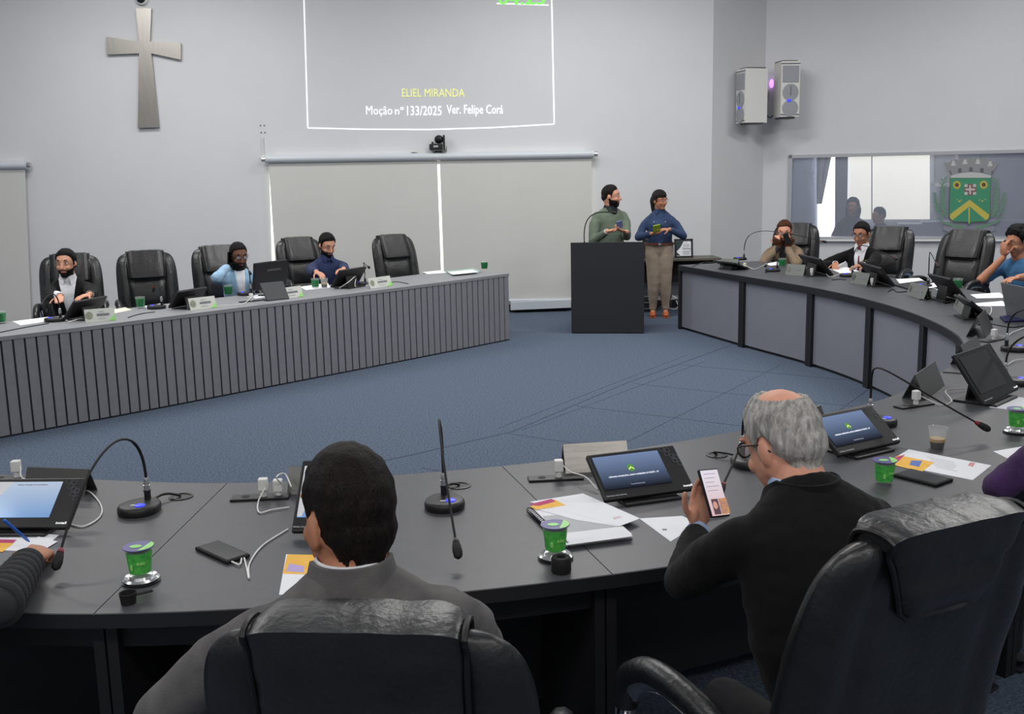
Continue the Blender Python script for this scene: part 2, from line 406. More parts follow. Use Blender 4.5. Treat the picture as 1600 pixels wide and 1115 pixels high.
# speakers
def speaker(label,px,py,yaw,h,dist):
    p=rpt(px,py,dist) if px>1192 else onplane(px,py,B,-V((-(C-B).y,(C-B).x,0)).normalized(),dist)
    t=thing('wall_speaker',label,'speaker',p,yaw,'pair of white wall speakers')
    w,d=.26,.34
    poly=[(-w/2,-d/2,-h/2),(w/2,-d/2,-h/2),(w/2*.75,d/2,-h/2),(-w/2*.75,d/2,-h/2)]
    MB().prism(poly,(0,0,h)).build('cabinet','whitebox',t)
    MB().box((0,-d/2-.004,h*.27),(w*.86,.008,h*.3),bev=.002).build('tweeter_grille','grille',t)
    for z in (-.04*h/.73,-.25*h/.73):
        MB().lathe([(0,0),(.105,0),(.108,.01),(.0,.014)],(0,-d/2,z),rot=Matrix.Rotation(R(90),3,'X'),n=28).build('woofer_grille','grille',t,True)
    MB().box((0,-d/2-.016,-.02),(.012,.006,.12)).build('badge_bar','ink',t)
    MB().box((-.02,-d/2-.016,-.15),(.05,.006,.03)).build('indicator_light','led',t)
    mb=MB(); mb.box((0,-d/2-.003,h/2-.03),(w,.01,.012)); mb.box((0,-d/2-.003,-h/2+.03),(w,.01,.012)); mb.build('trim_line','ink',t)
    mb=MB(); mb.box((0,0,h/2+.008),(w*.8,d*.8,.016)); mb.box((0,0,-h/2-.012),(w*.7,d*.7,.024)); mb.box((0,d/2+.03,0),(.05,.06,.1)); mb.build('bracket','greysteel',t)
    return t
speaker('left white wall speaker turned away, mounted in the corner',1155,152,R(-76),.70,.22)
speaker('right white wall speaker facing the hall, next to the pink glow',1229,143,R(7),.72,.3)
o=MB().ell((0,0,0),(.03,.025,.06)).build('pink_lamp','pinkled',None,True,loc=rpt(1206,131,.05)); tag(o,'small glowing pink lamp between the two white wall speakers','lamp')
o=MB(); o.tube([(0,0,0),(.1,0,-.06),(.22,0,.03),(.35,.02,.05)],.008,6); o=o.build('speaker_cable','plastic',None,True,loc=rpt(1193,178,.12)); tag(o,'short black cable running between the two wall speakers','cable')
# ------------------------------------------------------------------ window, booth, crest
t=MB(); fr=.045
rbox(t,w0,w1,wtop-fr,wtop,-.02,.1); rbox(t,w0,w1,wbot,wbot+fr*.8,-.02,.1); rbox(t,w0,w0+fr,wbot,wtop,-.02,.1); rbox(t,w1-fr,w1,wbot,wtop,-.02,.1)
win=struct('window_2',t,'frame')
gm=bpy.data.materials.new('hazy_glass'); gm.use_nodes=True; nt=gm.node_tree; nt.nodes.clear()
out=nt.nodes.new('ShaderNodeOutputMaterial'); tr=nt.nodes.new('ShaderNodeBsdfTransparent'); pb=nt.nodes.new('ShaderNodeBsdfPrincipled'); mx=nt.nodes.new('ShaderNodeMixShader'); nn=nt.nodes.new('ShaderNodeTexNoise')
nn.inputs['Scale'].default_value=1.5; mr=nt.nodes.new('ShaderNodeMapRange'); mr.inputs[3].default_value=.26; mr.inputs[4].default_value=.34
nt.links.new(nn.outputs['Fac'],mr.inputs[0]); nt.links.new(mr.outputs[0],mx.inputs[0])
pb.inputs['Base Color'].default_value=srgb(168,174,188); pb.inputs['Roughness'].default_value=.15
nt.links.new(tr.outputs[0],mx.inputs[1]); nt.links.new(pb.outputs[0],mx.inputs[2]); nt.links.new(mx.outputs[0],out.inputs[0]); M['haze']=gm
t=MB(); rbox(t,w0+fr,w1-fr,wbot+fr*.8,wtop-fr,.03,.036); t.build('pane','haze',win)
t=MB(); rbox(t,w0,w1,wbot-.02,wbot,-.06,0); struct('trim_2',t,'white')
# booth
BD=2.6
t=MB(); rbox(t,-.5,LW,-.02,3.2,BD,BD+.1); rbox(t,-.6,-.5,-.02,3.2,.15,BD); rbox(t,-.6,LW,3.2,3.3,.15,BD+.1); rbox(t,LW-.1,LW,-.02,3.2,.15,BD)
struct('wall_booth',t,mat('booth_paint',(176,182,196),.9,bump=.05))
t=MB(); rbox(t,-.6,LW,-.12,-.1,.15,BD); struct('floor_booth',t,'carpet')
BP=C+RWN*(BD-.03)
def bpt(px,py,off=0): return onplane(px,py,BP,-RWN,off)
t=MB(); t.prism([bpt(*q) for q in [(1278,244),(1328,240),(1328,385),(1278,385)]],RWN*.01); struct('window_3',t,mat('booth_daylight',(250,252,255),.5,emit=5.0,bump=.01))
t=thing('booth_blind','pale cream blind inside the glazed booth, its backlight put in as glowing fabric','blind',bpt(1325,342,.1))
mb=MB(); mb.prism([bpt(*q,.1)-t.location for q in [(1324,236),(1452,232),(1452,342),(1324,342)]],RWN*.01); mb.build('blind_fabric',mat('booth_cream_glow',(238,236,228),.9,emit=1.15,bump=.05),t)  # emission in the fabric stands for daylight shining through the blind
mb=MB(); mb.prism([bpt(*q,.12)-t.location for q in [(1361,236),(1363,236),(1363,342),(1361,342)]],RWN*.01); mb.build('seam_strip','greyp',t)
t=thing('window_post','grey window post beside the bright opening inside the booth','post',bpt(1314,300,.1))
mb=MB(); mb.prism([bpt(*q,.2)-t.location for q in [(1305,236),(1325,236),(1323,380),(1304,380)]],RWN*.08); mb.build('post','panel',t)
t=thing('booth_curtain','narrow grey curtain slanting beside the bright booth opening','curtain',bpt(1285,310,.15))
mb=MB()
for k in range(4):
    mb.prism([bpt(*q,.18+.02*(k%2))-t.location for q in [(1276+k*6,236),(1283+k*6,236),(1281+k*1.2,318),(1276+k*1.2,318)]],RWN*.02)
mb.build('folds','frame',t)
t=thing('booth_desk','grey equipment counter inside the booth behind the glass','counter',bpt(1460,350,.8))
mb=MB(); mb.prism([bpt(*q,.8)-t.location for q in [(1400,346),(1434,346),(1436,343),(1640,340),(1640,440),(1400,440)]],RWN*.6); mb.build('counter_body',mat('booth_counter',(150,156,170),.8,bump=.03),t)
t=thing('picture_frame','small white framed panel standing for a picture frame reflected in the glass behind the crest','frame',bpt(1474,265,.3))  # reflection of a frame, built as solid pieces behind the glass
mb=MB()
for q in ([(1452,238),(1457,238),(1457,290),(1452,290)],[(1452,286),(1494,286),(1494,291),(1452,291)],[(1489,238),(1494,238),(1494,290),(1489,290)]):
    mb.prism([bpt(*a,.3)-t.location for a in q],RWN*.03)
mb.build('frame_border','white',t)
MB().prism([bpt(*a,.28)-t.location for a in [(1457,238),(1489,238),(1489,286),(1457,286)]],RWN*.01).build('reflected_panel','greyp',t)
ld=bpy.data.lights.new('booth_fill_light','AREA'); ld.size=1.2; ld.energy=30  # added fill to brighten the booth, no lamp fitting belongs to it
lo=bpy.data.objects.new('booth_fill_light',ld); lo.location=rw(w0+1.5,3.1,1.3); col.objects.link(lo)
# crest
t=thing('crest_sticker','municipal coat of arms on the booth glass with green shield, yellow chevron and mural crown','emblem',rpt(1516,305,.0))
def cr(pts,off,name,m,th=.001):
    return MB().prism([rpt(1440+x/7.9625,230+y/7.9625,off)-t.location for x,y in pts],RWN*th)
OFF=.003
cm=dict(g=mat('crest_green',(64,142,108),.5,bump=.01),y=mat('crest_yellow',(196,182,84),.5,bump=.01),s=mat('crest_grey',(140,142,144),.5,bump=.01),d=mat('crest_dark',(92,96,100),.5,bump=.01),
  r=mat('crest_red',(140,84,92),.5,bump=.01),p=mat('crest_pale',(188,190,188),.5,bump=.01),l=mat('crest_leaf',(104,140,118),.5,bump=.01),b=mat('crest_ribbon',(136,136,150),.5,bump=.01),o=mat('crest_outline',(96,70,50),.5,bump=.01))
def circ(cx,cy,r,n=16,ry=None): return [(cx+r*math.cos(2*PI*k/n),cy+(ry or r)*math.sin(2*PI*k/n)) for k in range(n)]
def band(pts,w):
    L=[];Rr=[]
    for i,(x,y) in enumerate(pts):
        ax,ay=pts[max(i-1,0)];bx,by=pts[min(i+1,len(pts)-1)]; dx,dy=bx-ax,by-ay; l=math.hypot(dx,dy) or 1
        ww=w[i] if isinstance(w,list) else w
        L.append((x-dy/l*ww/2,y+dx/l*ww/2)); Rr.append((x+dy/l*ww/2,y-dx/l*ww/2))
    return L+Rr[::-1]
def crm(polys,off,name,m):
    mb=MB()
    for k,p in enumerate(polys):
        q=cr(p,off+k*.00006,name,m); mb.add(q.v,q.f)
    mb.build(name,m,t)
shield=[(358,385),(858,385),(848,860),(830,900),(790,922),(620,926),(590,965),(570,926),(400,922),(365,905),(345,870)]
crm([[(x+(6 if x>600 else -6),y+(6 if y>600 else -6)) for x,y in shield]],.0015,'shield_outline',cm['o'])
crm([shield],.003,'shield',cm['g'])
crm([[(597,652),(842,840),(826,890),(797,905),(597,735),(382,905),(355,880),(352,835)]],.0045,'chevron',cm['y'])
crm([[(582,750),(602,750),(597,925),(588,950),(583,925)]],.0045,'pale_line',cm['y'])
def star(cx,cy,r1,r2,n): return [(cx+(r1 if k%2==0 else r2)*math.cos(PI*k/n),cy+(r1 if k%2==0 else r2)*math.sin(PI*k/n)) for k in range(2*n)]
crm([star(438,468,60,38,14),star(772,465,60,38,14)],.0045,'suns',cm['y'])
crm([circ(438,468,26)],.006,'sun_centre',cm['o']); crm([circ(772,465,26)],.006,'sun_centre',cm['o'])
crm([[(578,455),(632,455),(632,498),(680,498),(680,552),(632,552),(632,598),(578,598),(578,552),(532,552),(532,498),(578,498)]],.0045,'small_cross_border',cm['r'])
crm([[(592,470),(614,470),(614,512),(664,512),(664,536),(614,536),(614,585),(592,585),(592,536),(545,536),(545,512),(592,512)],[(533,460),(572,460),(572,494),(533,494)],[(640,458),(678,458),(678,494),(640,494)],[(533,556),(572,556),(572,592),(533,592)],[(640,556),(678,556),(678,590),(640,590)]],.006,'small_cross',cm['p'])
crm([circ(470,672,16,8,9),circ(755,668,16,8,9),circ(440,650,8,6),circ(790,650,8,6),circ(495,655,8,6),circ(722,655,8,6)],.0045,'insects',cm['y'])
crown=[(275,190),(300,180),(310,205),(335,175),(350,195),(365,150),(390,165),(415,140),(440,155),(465,140),(490,155),(515,125),(545,140),(575,122),(610,135),(640,120),(675,135),(700,122),(730,140),(760,130),(790,150),(820,140),(850,165),(880,155),(895,185),(925,170),(935,195),(968,180),(925,245),(880,320),(865,345),(740,312),(610,303),(480,315),(365,350),(330,270)]
crm([crown],.003,'mural_crown',cm['s'])
crm([[(cx-22,cy+30),(cx-22,cy-8),(cx-12,cy-25),(cx+12,cy-25),(cx+22,cy-8),(cx+22,cy+30)] for cx,cy in [(475,285),(612,272),(750,283)]]+[[(345,290),(358,290),(378,335),(366,350)],[(868,300),(885,285),(890,305),(866,342)]],.0045,'crown_gates',cm['d'])
crm([[(cx-32,cy+35),(cx-12,cy-25),(cx+12,cy-25),(cx+32,cy+35)] for cx,cy in [(540,175),(700,172),(852,200),(395,195)]],.0045,'crown_towers',cm['p'])
crm([[(365,352),(480,320),(610,308),(740,318),(865,350),(858,380),(360,380)]],.0028,'crown_base',cm['p'])
leaves=[]
def leaf(x,y,a,l,w): 
    c_,s_=math.cos(a),math.sin(a)
    return [(x+c_*u_-s_*v_,y+s_*u_+c_*v_) for u_,v_ in [(0,0),(l*.35,w),(l,0),(l*.35,-w)]]
random.seed(3)
for sg,cx in ((-1,597),(1,597)):
    stem=[(sg*330,430),(sg*345,560),(sg*330,680),(sg*320,780),(sg*270,870)]
    stem2=[(sg*430,560),(sg*425,660),(sg*400,740),(sg*380,800),(sg*330,880)]
    leaves.append(band([(cx+x,y) for x,y in stem],[10,34,52,40,18])); leaves.append(band([(cx+x,y) for x,y in stem2],[22,36,36,26,16]))
    for k in range(9):
        y=410+k*52; x=cx+sg*(335-(k-4)**2*1.0)
        leaves.append(leaf(x,y,(-PI/2+.7*(1 if sg<0 else -1)*1.0),85,11)); leaves.append(leaf(x,y+20,(-PI/2-.8*(1 if sg<0 else -1)),75,10))
    for k in range(5): leaves.append(leaf(cx+sg*(430-k*8),600+k*55,-PI/2+sg*.7,60,10))
    leaves.append(band([(cx+sg*410,870),(cx+sg*330,930),(cx+sg*200,975),(cx+sg*80,1000)],[14,26,34,44]))
crm(leaves,.003,'branches',cm['l'])
crm([[(265,985),(290,978),(330,985),(590,1030),(850,985),(890,978),(912,1000),(890,1045),(840,1050),(600,1100),(330,1050),(280,1030)]],.0015,'ribbon',cm['b'])
# ------------------------------------------------------------------ horseshoe desk
TH=.75
IP=[at(x,y,TH) for x,y in [(1060,414),(1160,431),(1260,447),(1350,466),(1430,490),(1490,518),(1508,540),(1500,560),(1470,582),(1420,606),(1367,628),(1160,672),(1000,700),(860,720),(620,742),(370,755),(250,753),(0,741)]]
IP+= [V((-2.7,4.05,TH)),V((-3.35,4.5,TH)),V((-3.95,5.15,TH))]
IC=catmull(IP,10)
cum=[0]
for a,b in zip(IC,IC[1:]): cum.append(cum[-1]+(b-a).length)
# resample evenly and smooth
def ic_at(s):
    s=max(0,min(s,cum[-1]-1e-6))
    for i in range(len(cum)-1):
        if cum[i+1]>=s: return IC[i].lerp(IC[i+1],(s-cum[i])/max(1e-9,cum[i+1]-cum[i]))
    return IC[-1]
N=180; SP=[ic_at(cum[-1]*i/N) for i in range(N+1)]
for _ in range(6): SP=[SP[0]]+[(SP[i-1]+SP[i]*2+SP[i+1])/4 for i in range(1,N)]+[SP[-1]]
DS=cum[-1]/N
NO=[]
for i in range(N+1):
    d=(SP[min(i+3,N)]-SP[max(i-3,0)]).normalized(); NO.append(V((-d.y,d.x,0)))
if (NO[5].x<0): NO=[-n for n in NO]
for _ in range(25): NO=[NO[0]]+[((NO[i-1]+NO[i]*2+NO[i+1])/4).normalized() for i in range(1,N)]+[NO[-1]]
DD=1.13
def nearest(px,py):
    p=at(px,py,TH); return min(range(N+1),key=lambda i:(SP[i]-p).length)
cuts=[0]+[nearest(*q) for q in [(1163,431),(1263,448),(1353,467),(1440,493),(1497,524),(1474,580),(1240,657),(790,738),(370,755)]]+[N]
def seg(i0,i1,label):
    c=(SP[i0]+SP[i1])/2; t=thing('curved_desk',label,'desk',(c.x,c.y,0),0,None); o=V((c.x,c.y,0))
    idx=list(range(i0,i1+1)); mb=MB()
    def ringloft(a,b,z0,z1,mi=0,trim=0):
        rings=[]
        for i in idx:
            p=SP[i]-o; n=NO[i]
            if trim:
                if i==i0: p=p+(SP[min(i+1,N)]-SP[i]).normalized()*trim
                if i==i1: p=p-(SP[i]-SP[max(i-1,0)]).normalized()*trim
            q=p+n*a; r=p+n*b
            rings.append([V((q.x,q.y,z0)),V((r.x,r.y,z0)),V((r.x,r.y,z1)),V((q.x,q.y,z1))])
        return rings
    mb.loft(ringloft(0,DD,TH-.035,TH,0,.0015)); mb.build('tabletop','desk',t)
    MB().loft(ringloft(-.006,.0,TH-.062,TH-.004)).build('edge_band','deskedge',t)
    MB().loft(ringloft(DD,DD+.004,TH-.04,TH-.001)).build('edge_band','deskedge',t)
    MB().loft(ringloft(.03,.05,.03,TH-.0355,0,.045)).build('front_panel','panel',t)
    MB().loft(ringloft(.05,.07,.0,.06,0,.01)).build('plinth','deskedge',t)
    MB().loft(ringloft(.0505,.066,.06,TH-.036,0,.046)).build('back_lining','dark',t)
    MB().loft(ringloft(DD*.5,DD*.5+.02,.1,TH-.036,0,.034)).build('modesty_panel','dark',t)
    MB().loft(ringloft(DD-.1,DD-.08,TH-.13,TH-.0355,0,.03)).build('rear_apron','dark',t)
    for i,s in ((i0,1),(i1,-1)):
        d=(SP[min(i+1,N)]-SP[max(i-1,0)]).normalized()*s; n=NO[i]; p=SP[i]-o; z=V((0,0,0))
        a=p+n*.0+d*.002; b=p+d*.045
        MB().prism([V((a.x,a.y,0)),V((b.x,b.y,0)),V(((b+n*.045).x,(b+n*.045).y,0)),V(((a+n*.045).x,(a+n*.045).y,0))],(0,0,TH-.036)).build('post','deskedge',t)
        a=p+n*.08+d*.003; b=p+n*(DD-.05)+d*.003; e=d*.03
        MB().prism([V((a.x,a.y,0)),V((b.x,b.y,0)),V(((b+e).x,(b+e).y,0)),V(((a+e).x,(a+e).y,0))],(0,0,TH-.0365)).build('leg_panel','dark',t)
    return t
segl=['first section of the curved black desk, its end next to the black lectern','section of the curved desk under the man in the beige jacket','section of the curved desk facing the man with the red tie','section of the curved desk beside the empty black chair near the crest','section of the curved desk in front of the man in the blue t-shirt',
 'sharply curving desk section with the open grey laptop at the right edge','desk section at the right holding the tablet turned away and its white charger','desk section under the grey haired man holding a phone','large near desk section with the water cup and spiral notebook between the two seated backs','nearest desk section at lower left with the bent microphone and water cup']
segl[8]='near desk section holding the straight black microphone behind the dark haired man'
for k in range(len(cuts)-1):
    lb=segl[k] if k<len(segl) else 'far left desk section'
    seg(cuts[k],cuts[k+1],lb)
# ------------------------------------------------------------------ long ribbed desk on the left
FR=[at(x,y,TH) for x,y in [(0,526),(100,514),(200,502),(400,477),(600,452),(795,427)]]
FR=[FR[0]+(FR[0]-FR[1]).normalized()*1.0]+FR
FC=catmull(FR,12); 
fc=[0]
for a,b in zip(FC,FC[1:]): fc.append(fc[-1]+(b-a).length)
def f_at(s):
    for i in range(len(fc)-1):
        if fc[i+1]>=s: return FC[i].lerp(FC[i+1],(s-fc[i])/max(1e-9,fc[i+1]-fc[i]))
    return FC[-1]
FN=80; FS=[f_at(fc[-1]*i/FN) for i in range(FN+1)]
for _ in range(10): FS=[FS[0]]+[(FS[i-1]+FS[i]*2+FS[i+1])/4 for i in range(1,FN)]+[FS[-1]]
FNo=[]
for i in range(FN+1):
    d=(FS[min(i+4,FN)]-FS[max(i-4,0)]).normalized(); FNo.append(V((-d.y,d.x,0)))
t=thing('ribbed_desk','long grey desk with vertical ribbed front crossing the left half','desk',(-2,9,0)); o=V((-2,9,0))
def fl(a,b,z0,z1):
    rings=[]
    for p,n in zip(FS,FNo):
        q=p+n*a-o; r=p+n*b-o; rings.append([V((q.x,q.y,z0)),V((r.x,r.y,z0)),V((r.x,r.y,z1)),V((q.x,q.y,z1))])
    return rings
MB().loft(fl(-.004,.82,TH-.03,TH)).build('tabletop','ribtop',t)
mb=MB(); mb.loft(fl(.014,.03,.0,TH-.031)); 
mb.m=[1]*len(mb.m)
nr=int(fc[-1]/.0835); L_=fc[-1]
for k in range(nr):
    s0=(k+.08)/nr*FN; s1=(k+.90)/nr*FN
    def pn(s): i=min(int(s),FN-1); return FS[i].lerp(FS[i+1],s-i),FNo[i]
    (p,n),(q,n2)=pn(s0),pn(s1); p=p-o;q=q-o
    P4=[p,q,q+n2*.0135,p+n*.0135]; mb.prism([V((v.x,v.y,.015)) for v in P4],(0,0,TH-.047))
mb.build('ribbed_front',['rib','ribdark'],t)
e=FS[-1]-o; n=FNo[-1]; d=(FS[-1]-FS[-2]).normalized()*-.03
a=e+n*.02; b=e+n*.8
MB().prism([V((v.x,v.y,0)) for v in (a,b,b+d,a+d)],(0,0,TH-.031)).build('end_panel','rib',t)
MB().prism([V((v.x,v.y,0)) for v in (a+d*30,b+d*30,b+d*31,a+d*31)],(0,0,TH-.031)).build('support_panel','rib',t)
# ------------------------------------------------------------------ lectern, side table
a=at(893,521,0); b=at(1006,521,0); w=(b-a).length; yaw=math.atan2(b.y-a.y,b.x-a.x)
LH=1.06
t=thing('lectern','black box lectern standing between the two desks','lectern',(a+b)/2,yaw)
MB().box((0,.009,LH/2),(w,.018,LH-.02),bev=.003).build('front_panel','black',t)
for s in(-1,1): MB().box((s*(w/2-.012),.27,LH/2-.03),(.024,.5,LH-.08),bev=.003).build('side_panel','black',t)
MB().box((0,.27,LH-.075),(w-.05,.48,.02)).build('top_shelf','black',t)
MB().box((0,.27,.45),(w-.05,.48,.02)).build('inner_shelf','black',t)
MB().box((0,.02,.012),(w-.02,.02,.02)).build('plinth','deskedge',t)
lect=t; LC=(a+b)/2; LM=Matrix.Translation(LC)@Matrix.Rotation(yaw,4,'Z')
tp=[at(995,405,TH),at(1097,402,TH)]
t=thing('side_table','dark wooden side table against the wall behind the standing woman','table',(2.0,13.56,0),R(3))
TT=.70
MB().box((-.1,0,TT-.015),(1.7,.46,.03),bev=.004).build('tabletop','woodtop',t)
MB().box((-.1,.05,TT-.18),(1.56,.02,.30)).build('modesty_panel','wood',t)
for s in (-.86,.66): MB().box((s,0,.335),(.04,.4,.668),bev=.004).build('leg','wood',t)
# certificate frames
def certificate(px0,px1,ptop,pbot,label,yaw,content):
    y=13.5; a=atd(px0,pbot,y); b=atd(px1,pbot,y); z=TT; zt=atd((px0+px1)/2,ptop,y).z
    w=(b-a).length; h=zt-z
    t=thing('picture_frame',label,'frame',V(((a.x+b.x)/2,y,z)),yaw)
    til=Matrix.Rotation(R(-9),3,'X'); 
    mb=MB()
    for c,dn_ in (((0,0,h-.012),(w,.02,.024)),((0,0,.012),(w,.02,.024)),((-w/2+.012,0,h/2),(.024,.02,h)),((w/2-.012,0,h/2),(.024,.02,h))): mb.box(til@V(c),dn_,til)
    mb.build('frame_border','dark',t)
    MB().box(til@V((0,.004,h/2)),(w-.04,.006,h-.04),til).build('backing_sheet','paper' if content else 'dark',t)
    if content:
        mb=MB(); g=mat('cert_green',(36,58,58),.5,bump=.01)
        x0=-w/2+.026; mb.prism([til@V(p) for p in [(x0,0,.03),(x0+w*.22,0,.03),(x0+w*.02,0,h*.3),(x0+w*.02,0,h*.35),(x0+w*.22,0,h*.55),(x0+w*.4,0,h-.03),(x0,0,h-.03)]],(0,.003,0)); mb.build('dark_corner',g,t)
        mb=text('Moção Aplausos',None,w*.44,.035); xf(mb,til.to_4x4()); mb.v=[p+til@V((w*.16,-.003,h*.48)) for p in mb.v]; mb.build('title_text','ink',t)
        mb=MB()
        for k,(yy,ww) in enumerate([(.8,.14),(.72,.3),(.66,.34),(.6,.3),(.36,.4),(.3,.36),(.24,.3),(.18,.34)]): mb.box(til@V((w*.14,-.002,h*yy)),(w*ww*1.1,.002,.006),til)
        mb.build('text_line','greyp',t)
    MB().box((0,.08,.09),(.1,.01,.2),Matrix.Rotation(R(28),3,'X')).build('easel_leg','dark',t)
certificate(1054,1083,373,397,'framed certificate with dark green corner on the side table right of the woman',0,True)
certificate(1004,1018,373,399,'dark frame partly hidden between the lectern and the standing woman',0,False)
# cables and power box under the table
t=thing('cable_heap','tangle of black and white cables on the floor behind the woman in trousers','cables',(2.2,13.45,0))
mb=MB(); mw_=MB()
random.seed(5)
for k in range(9):
    c=V((random.uniform(-.2,.3),random.uniform(-.12,.12),0)); r=random.uniform(.05,.11)
    pts=[c+V((r*math.cos(j*.6)*(1+.2*math.sin(j)),.5*r*math.sin(j*.6),r+.012+r*math.sin(j*.6+k)*.95)) for j in range(14)]
    (mw_ if k%3==0 else mb).tube(pts,.008 if k%3 else .006,6)
mb.build('black_cable','plastic',t,True); mw_.build('white_cable','white',t,True)
t=thing('power_box','black equipment box on the floor between lectern and woman','box',(1.62,13.5,0))
MB().box((0,0,.09),(.46,.2,.18),bev=.01).build('housing','plastic',t)
mb=MB(); mb.box((0,-.103,.13),(.4,.006,.012)); mb.box((0,-.103,.05),(.42,.006,.012)); mb.build('trim_line','silver',t)
# ------------------------------------------------------------------ chairs
def sgn(x): return 1 if x>0 else -1
def chair_proto(label,taper=1.0,vend=.64):
    t=thing('executive_chair',label,'chair',(0,0,0))
    HB=.74
    def hw(v): return .29*(max(0,1-v**9))**(1/6)*(.80+.20*min(1,v/.35)**.7)
    def yc(v): return -.215-.13*v-.03*v*v+.02*math.sin(PI*v)
    def zz(v): return .40+HB*v
    def tf(u,v):
        e=(max(0,1-abs(u)**5))**.45*(max(0,1-v**10))**.5*min(1,(v+.02)/.06)
        f=.045+.028*math.exp(-((abs(u)-.76)/.17)**2)*(.4+.6*min(1,v/.4))
        g=-.022*math.exp(-((abs(u)-.56)/.05)**2)
        if abs(u)<.55:
            f+=.012*abs(math.sin(v*PI*3.2))**.6+(-.012*math.exp(-((v-.62)/.02)**2))-.01*math.exp(-((v-.3)/.02)**2)
        return (f+g)*e
    def tb(u,v):
        e=(max(0,1-abs(u)**5))**.5*(max(0,1-v**10))**.5*min(1,(v+.02)/.06)
        return (.05-.012*math.exp(-((abs(u)-.6)/.04)**2)+.012*math.exp(-((abs(u)-.8)/.14)**2)*v)*e
    nu,nv=36,36
    us=[math.sin((i/nu-.5)*PI) for i in range(nu+1)]; vs_=[1-(1-j/nv)**1.7 for j in range(nv+1)]
    mb=MB(); vs=[]
    for side in (1,-1):
        for v in vs_:
            for u in us:
                vv=min(v,.9995); x=u*hw(vv); wr=.004*noise.noise(V((x*14,v*9,side*3)))
                y=yc(v)+(tf(u,vv)+wr if side>0 else -tb(u,vv)+wr); vs.append(V((x,y,zz(v))))
    K=(nu+1)*(nv+1); fs=[]
    for j in range(nv):
        for i in range(nu):
            a=j*(nu+1)+i; q=(a,a+1,a+nu+2,a+nu+1); fs.append(q); fs.append(tuple(x+K for x in reversed(q)))
        for i in (0,nu):
            a=j*(nu+1)+i; fs.append((a,a+nu+1,a+nu+1+K,a+K))
    for j in (0,nv):
        for i in range(nu): a=j*(nu+1)+i; fs.append((a,a+1,a+1+K,a+K))
    mb.add(vs,fs).build('backrest','leather',t,True)
    # headrest saddle wrapping over the top
    prof=[]
    for v in [.66,.68,.72,.78,.84,.90,.95]: prof.append((yc(v)+tf(0,v),zz(v),1,0))
    prof.append((yc(1)+.03,zz(1)-.005,.7,.7)); prof.append((yc(1)-.01,zz(1)+.004,0,1)); prof.append((yc(1)-.04,zz(1)-.006,-.6,.7))
    for v in [.96+(vend-.96)*q for q in (0,.15,.3,.45,.6,.75,.9,.95,1)]: prof.append((yc(v)-tb(0,v),zz(v),-1,0))
    np_=len(prof); nx=22; wx=.165; mb=MB(); vs=[]
    for lay in (1,0):
        for k,(y,z,ny,nz) in enumerate(prof):
            s=k/(np_-1); es=min(1,min(s/.06,(1-s)/.05))**.6 if 0<s<1 else 0
            puff=.036 if k<8 else .020+.016*abs(math.sin((k-8)*.75)); tp=1 if k<9 else 1-(1-taper)*(k-8)/(np_-9)
            for i in range(nx+1):
                u=math.sin((i/nx-.5)*PI); x=u*wx*(1+.05*math.sin(s*PI))*tp
                ee=max(0,1-abs(u)**7)**.5
                off=(puff*es*ee+.004*noise.noise(V((x*20,s*8,5)))*ee+.005*math.sin(s*23)*ee*(k<8)) if lay else -.02
                # follow groove of shell at the sides
                vs.append(V((x,y+ny*off,z+nz*off)))
    K=(nx+1)*np_; fs=[]
    for k in range(np_-1):
        for i in range(nx):
            a=k*(nx+1)+i; q=(a,a+1,a+nx+2,a+nx+1); fs.append(q); fs.append(tuple(x+K for x in reversed(q)))
        for i in (0,nx): a=k*(nx+1)+i; fs.append((a,a+nx+1,a+nx+1+K,a+K))
    for k in (0,np_-1):
        for i in range(nx): a=k*(nx+1)+i; fs.append((a,a+1,a+1+K,a+K))
    mb.add(vs,fs).build('headrest','leather',t,True)
    for s in (-1,1):
        mb=MB(); pts=[V((s*wx*1.02*(1+.05*math.sin(k/(np_-1)*PI))*(1 if k<9 else 1-(1-taper)*(k-8)/(np_-9)),y+ny*.008,z+nz*.008)) for k,(y,z,ny,nz) in enumerate(prof)]
        mb.tube(catmull(pts,3),.0055,6); mb.build('piping','leather2',t,True)
    # seat
    mb=MB(); rings=[]
    for k in range(13):
        a=k/12*PI-PI/2; 
        zc=.42+.055*math.sin(a); r=math.cos(a)**.35 if abs(a)<PI/2-.01 else .05
        rings.append([V((.265*r*sgn(math.cos(b))*abs(math.cos(b))**.5,.0+.25*r*sgn(math.sin(b))*abs(math.sin(b))**.5,zc+.01*(math.sin(b)>0)*0)) for b in [2*PI*(j+.5)/36 for j in range(36)]])
    mb.loft(rings); mb.build('seat','leather',t,True)
    for s in (-1,1):
        x=s*.30
        path=catmull([(s*.24,.10,.37),(x,.17,.40),(x,.235,.50),(x,.22,.60),(x,.12,.665),(x,-.05,.665),(x,-.17,.63),(s*.29,-.24,.56)],6)
        MB().tube(path,.016,8,flat=1.8).build('arm_bracket','chrome',t,True)
        pad=catmull([(x,.235,.56),(x,.22,.635),(x,.12,.69),(x,-.05,.69),(x,-.17,.655)],6)
        MB().tube(pad,.03,10).build('arm_pad','leather',t,True)
    MB().lathe([(.03,.12),(.03,.36),(.1,.37),(.1,.385)],n=16).build('gas_column','plastic',t,True)
    mb=MB()
    for k in range(5):
        a=k*2*PI/5+.3; c,s=math.cos(a),math.sin(a)
        mb.tube([(0,0,.12),(c*.15,s*.15,.11),(c*.30,s*.30,.075)],[.028,.024,.016],8)
    mb.build('star_base','chrome',t,True)
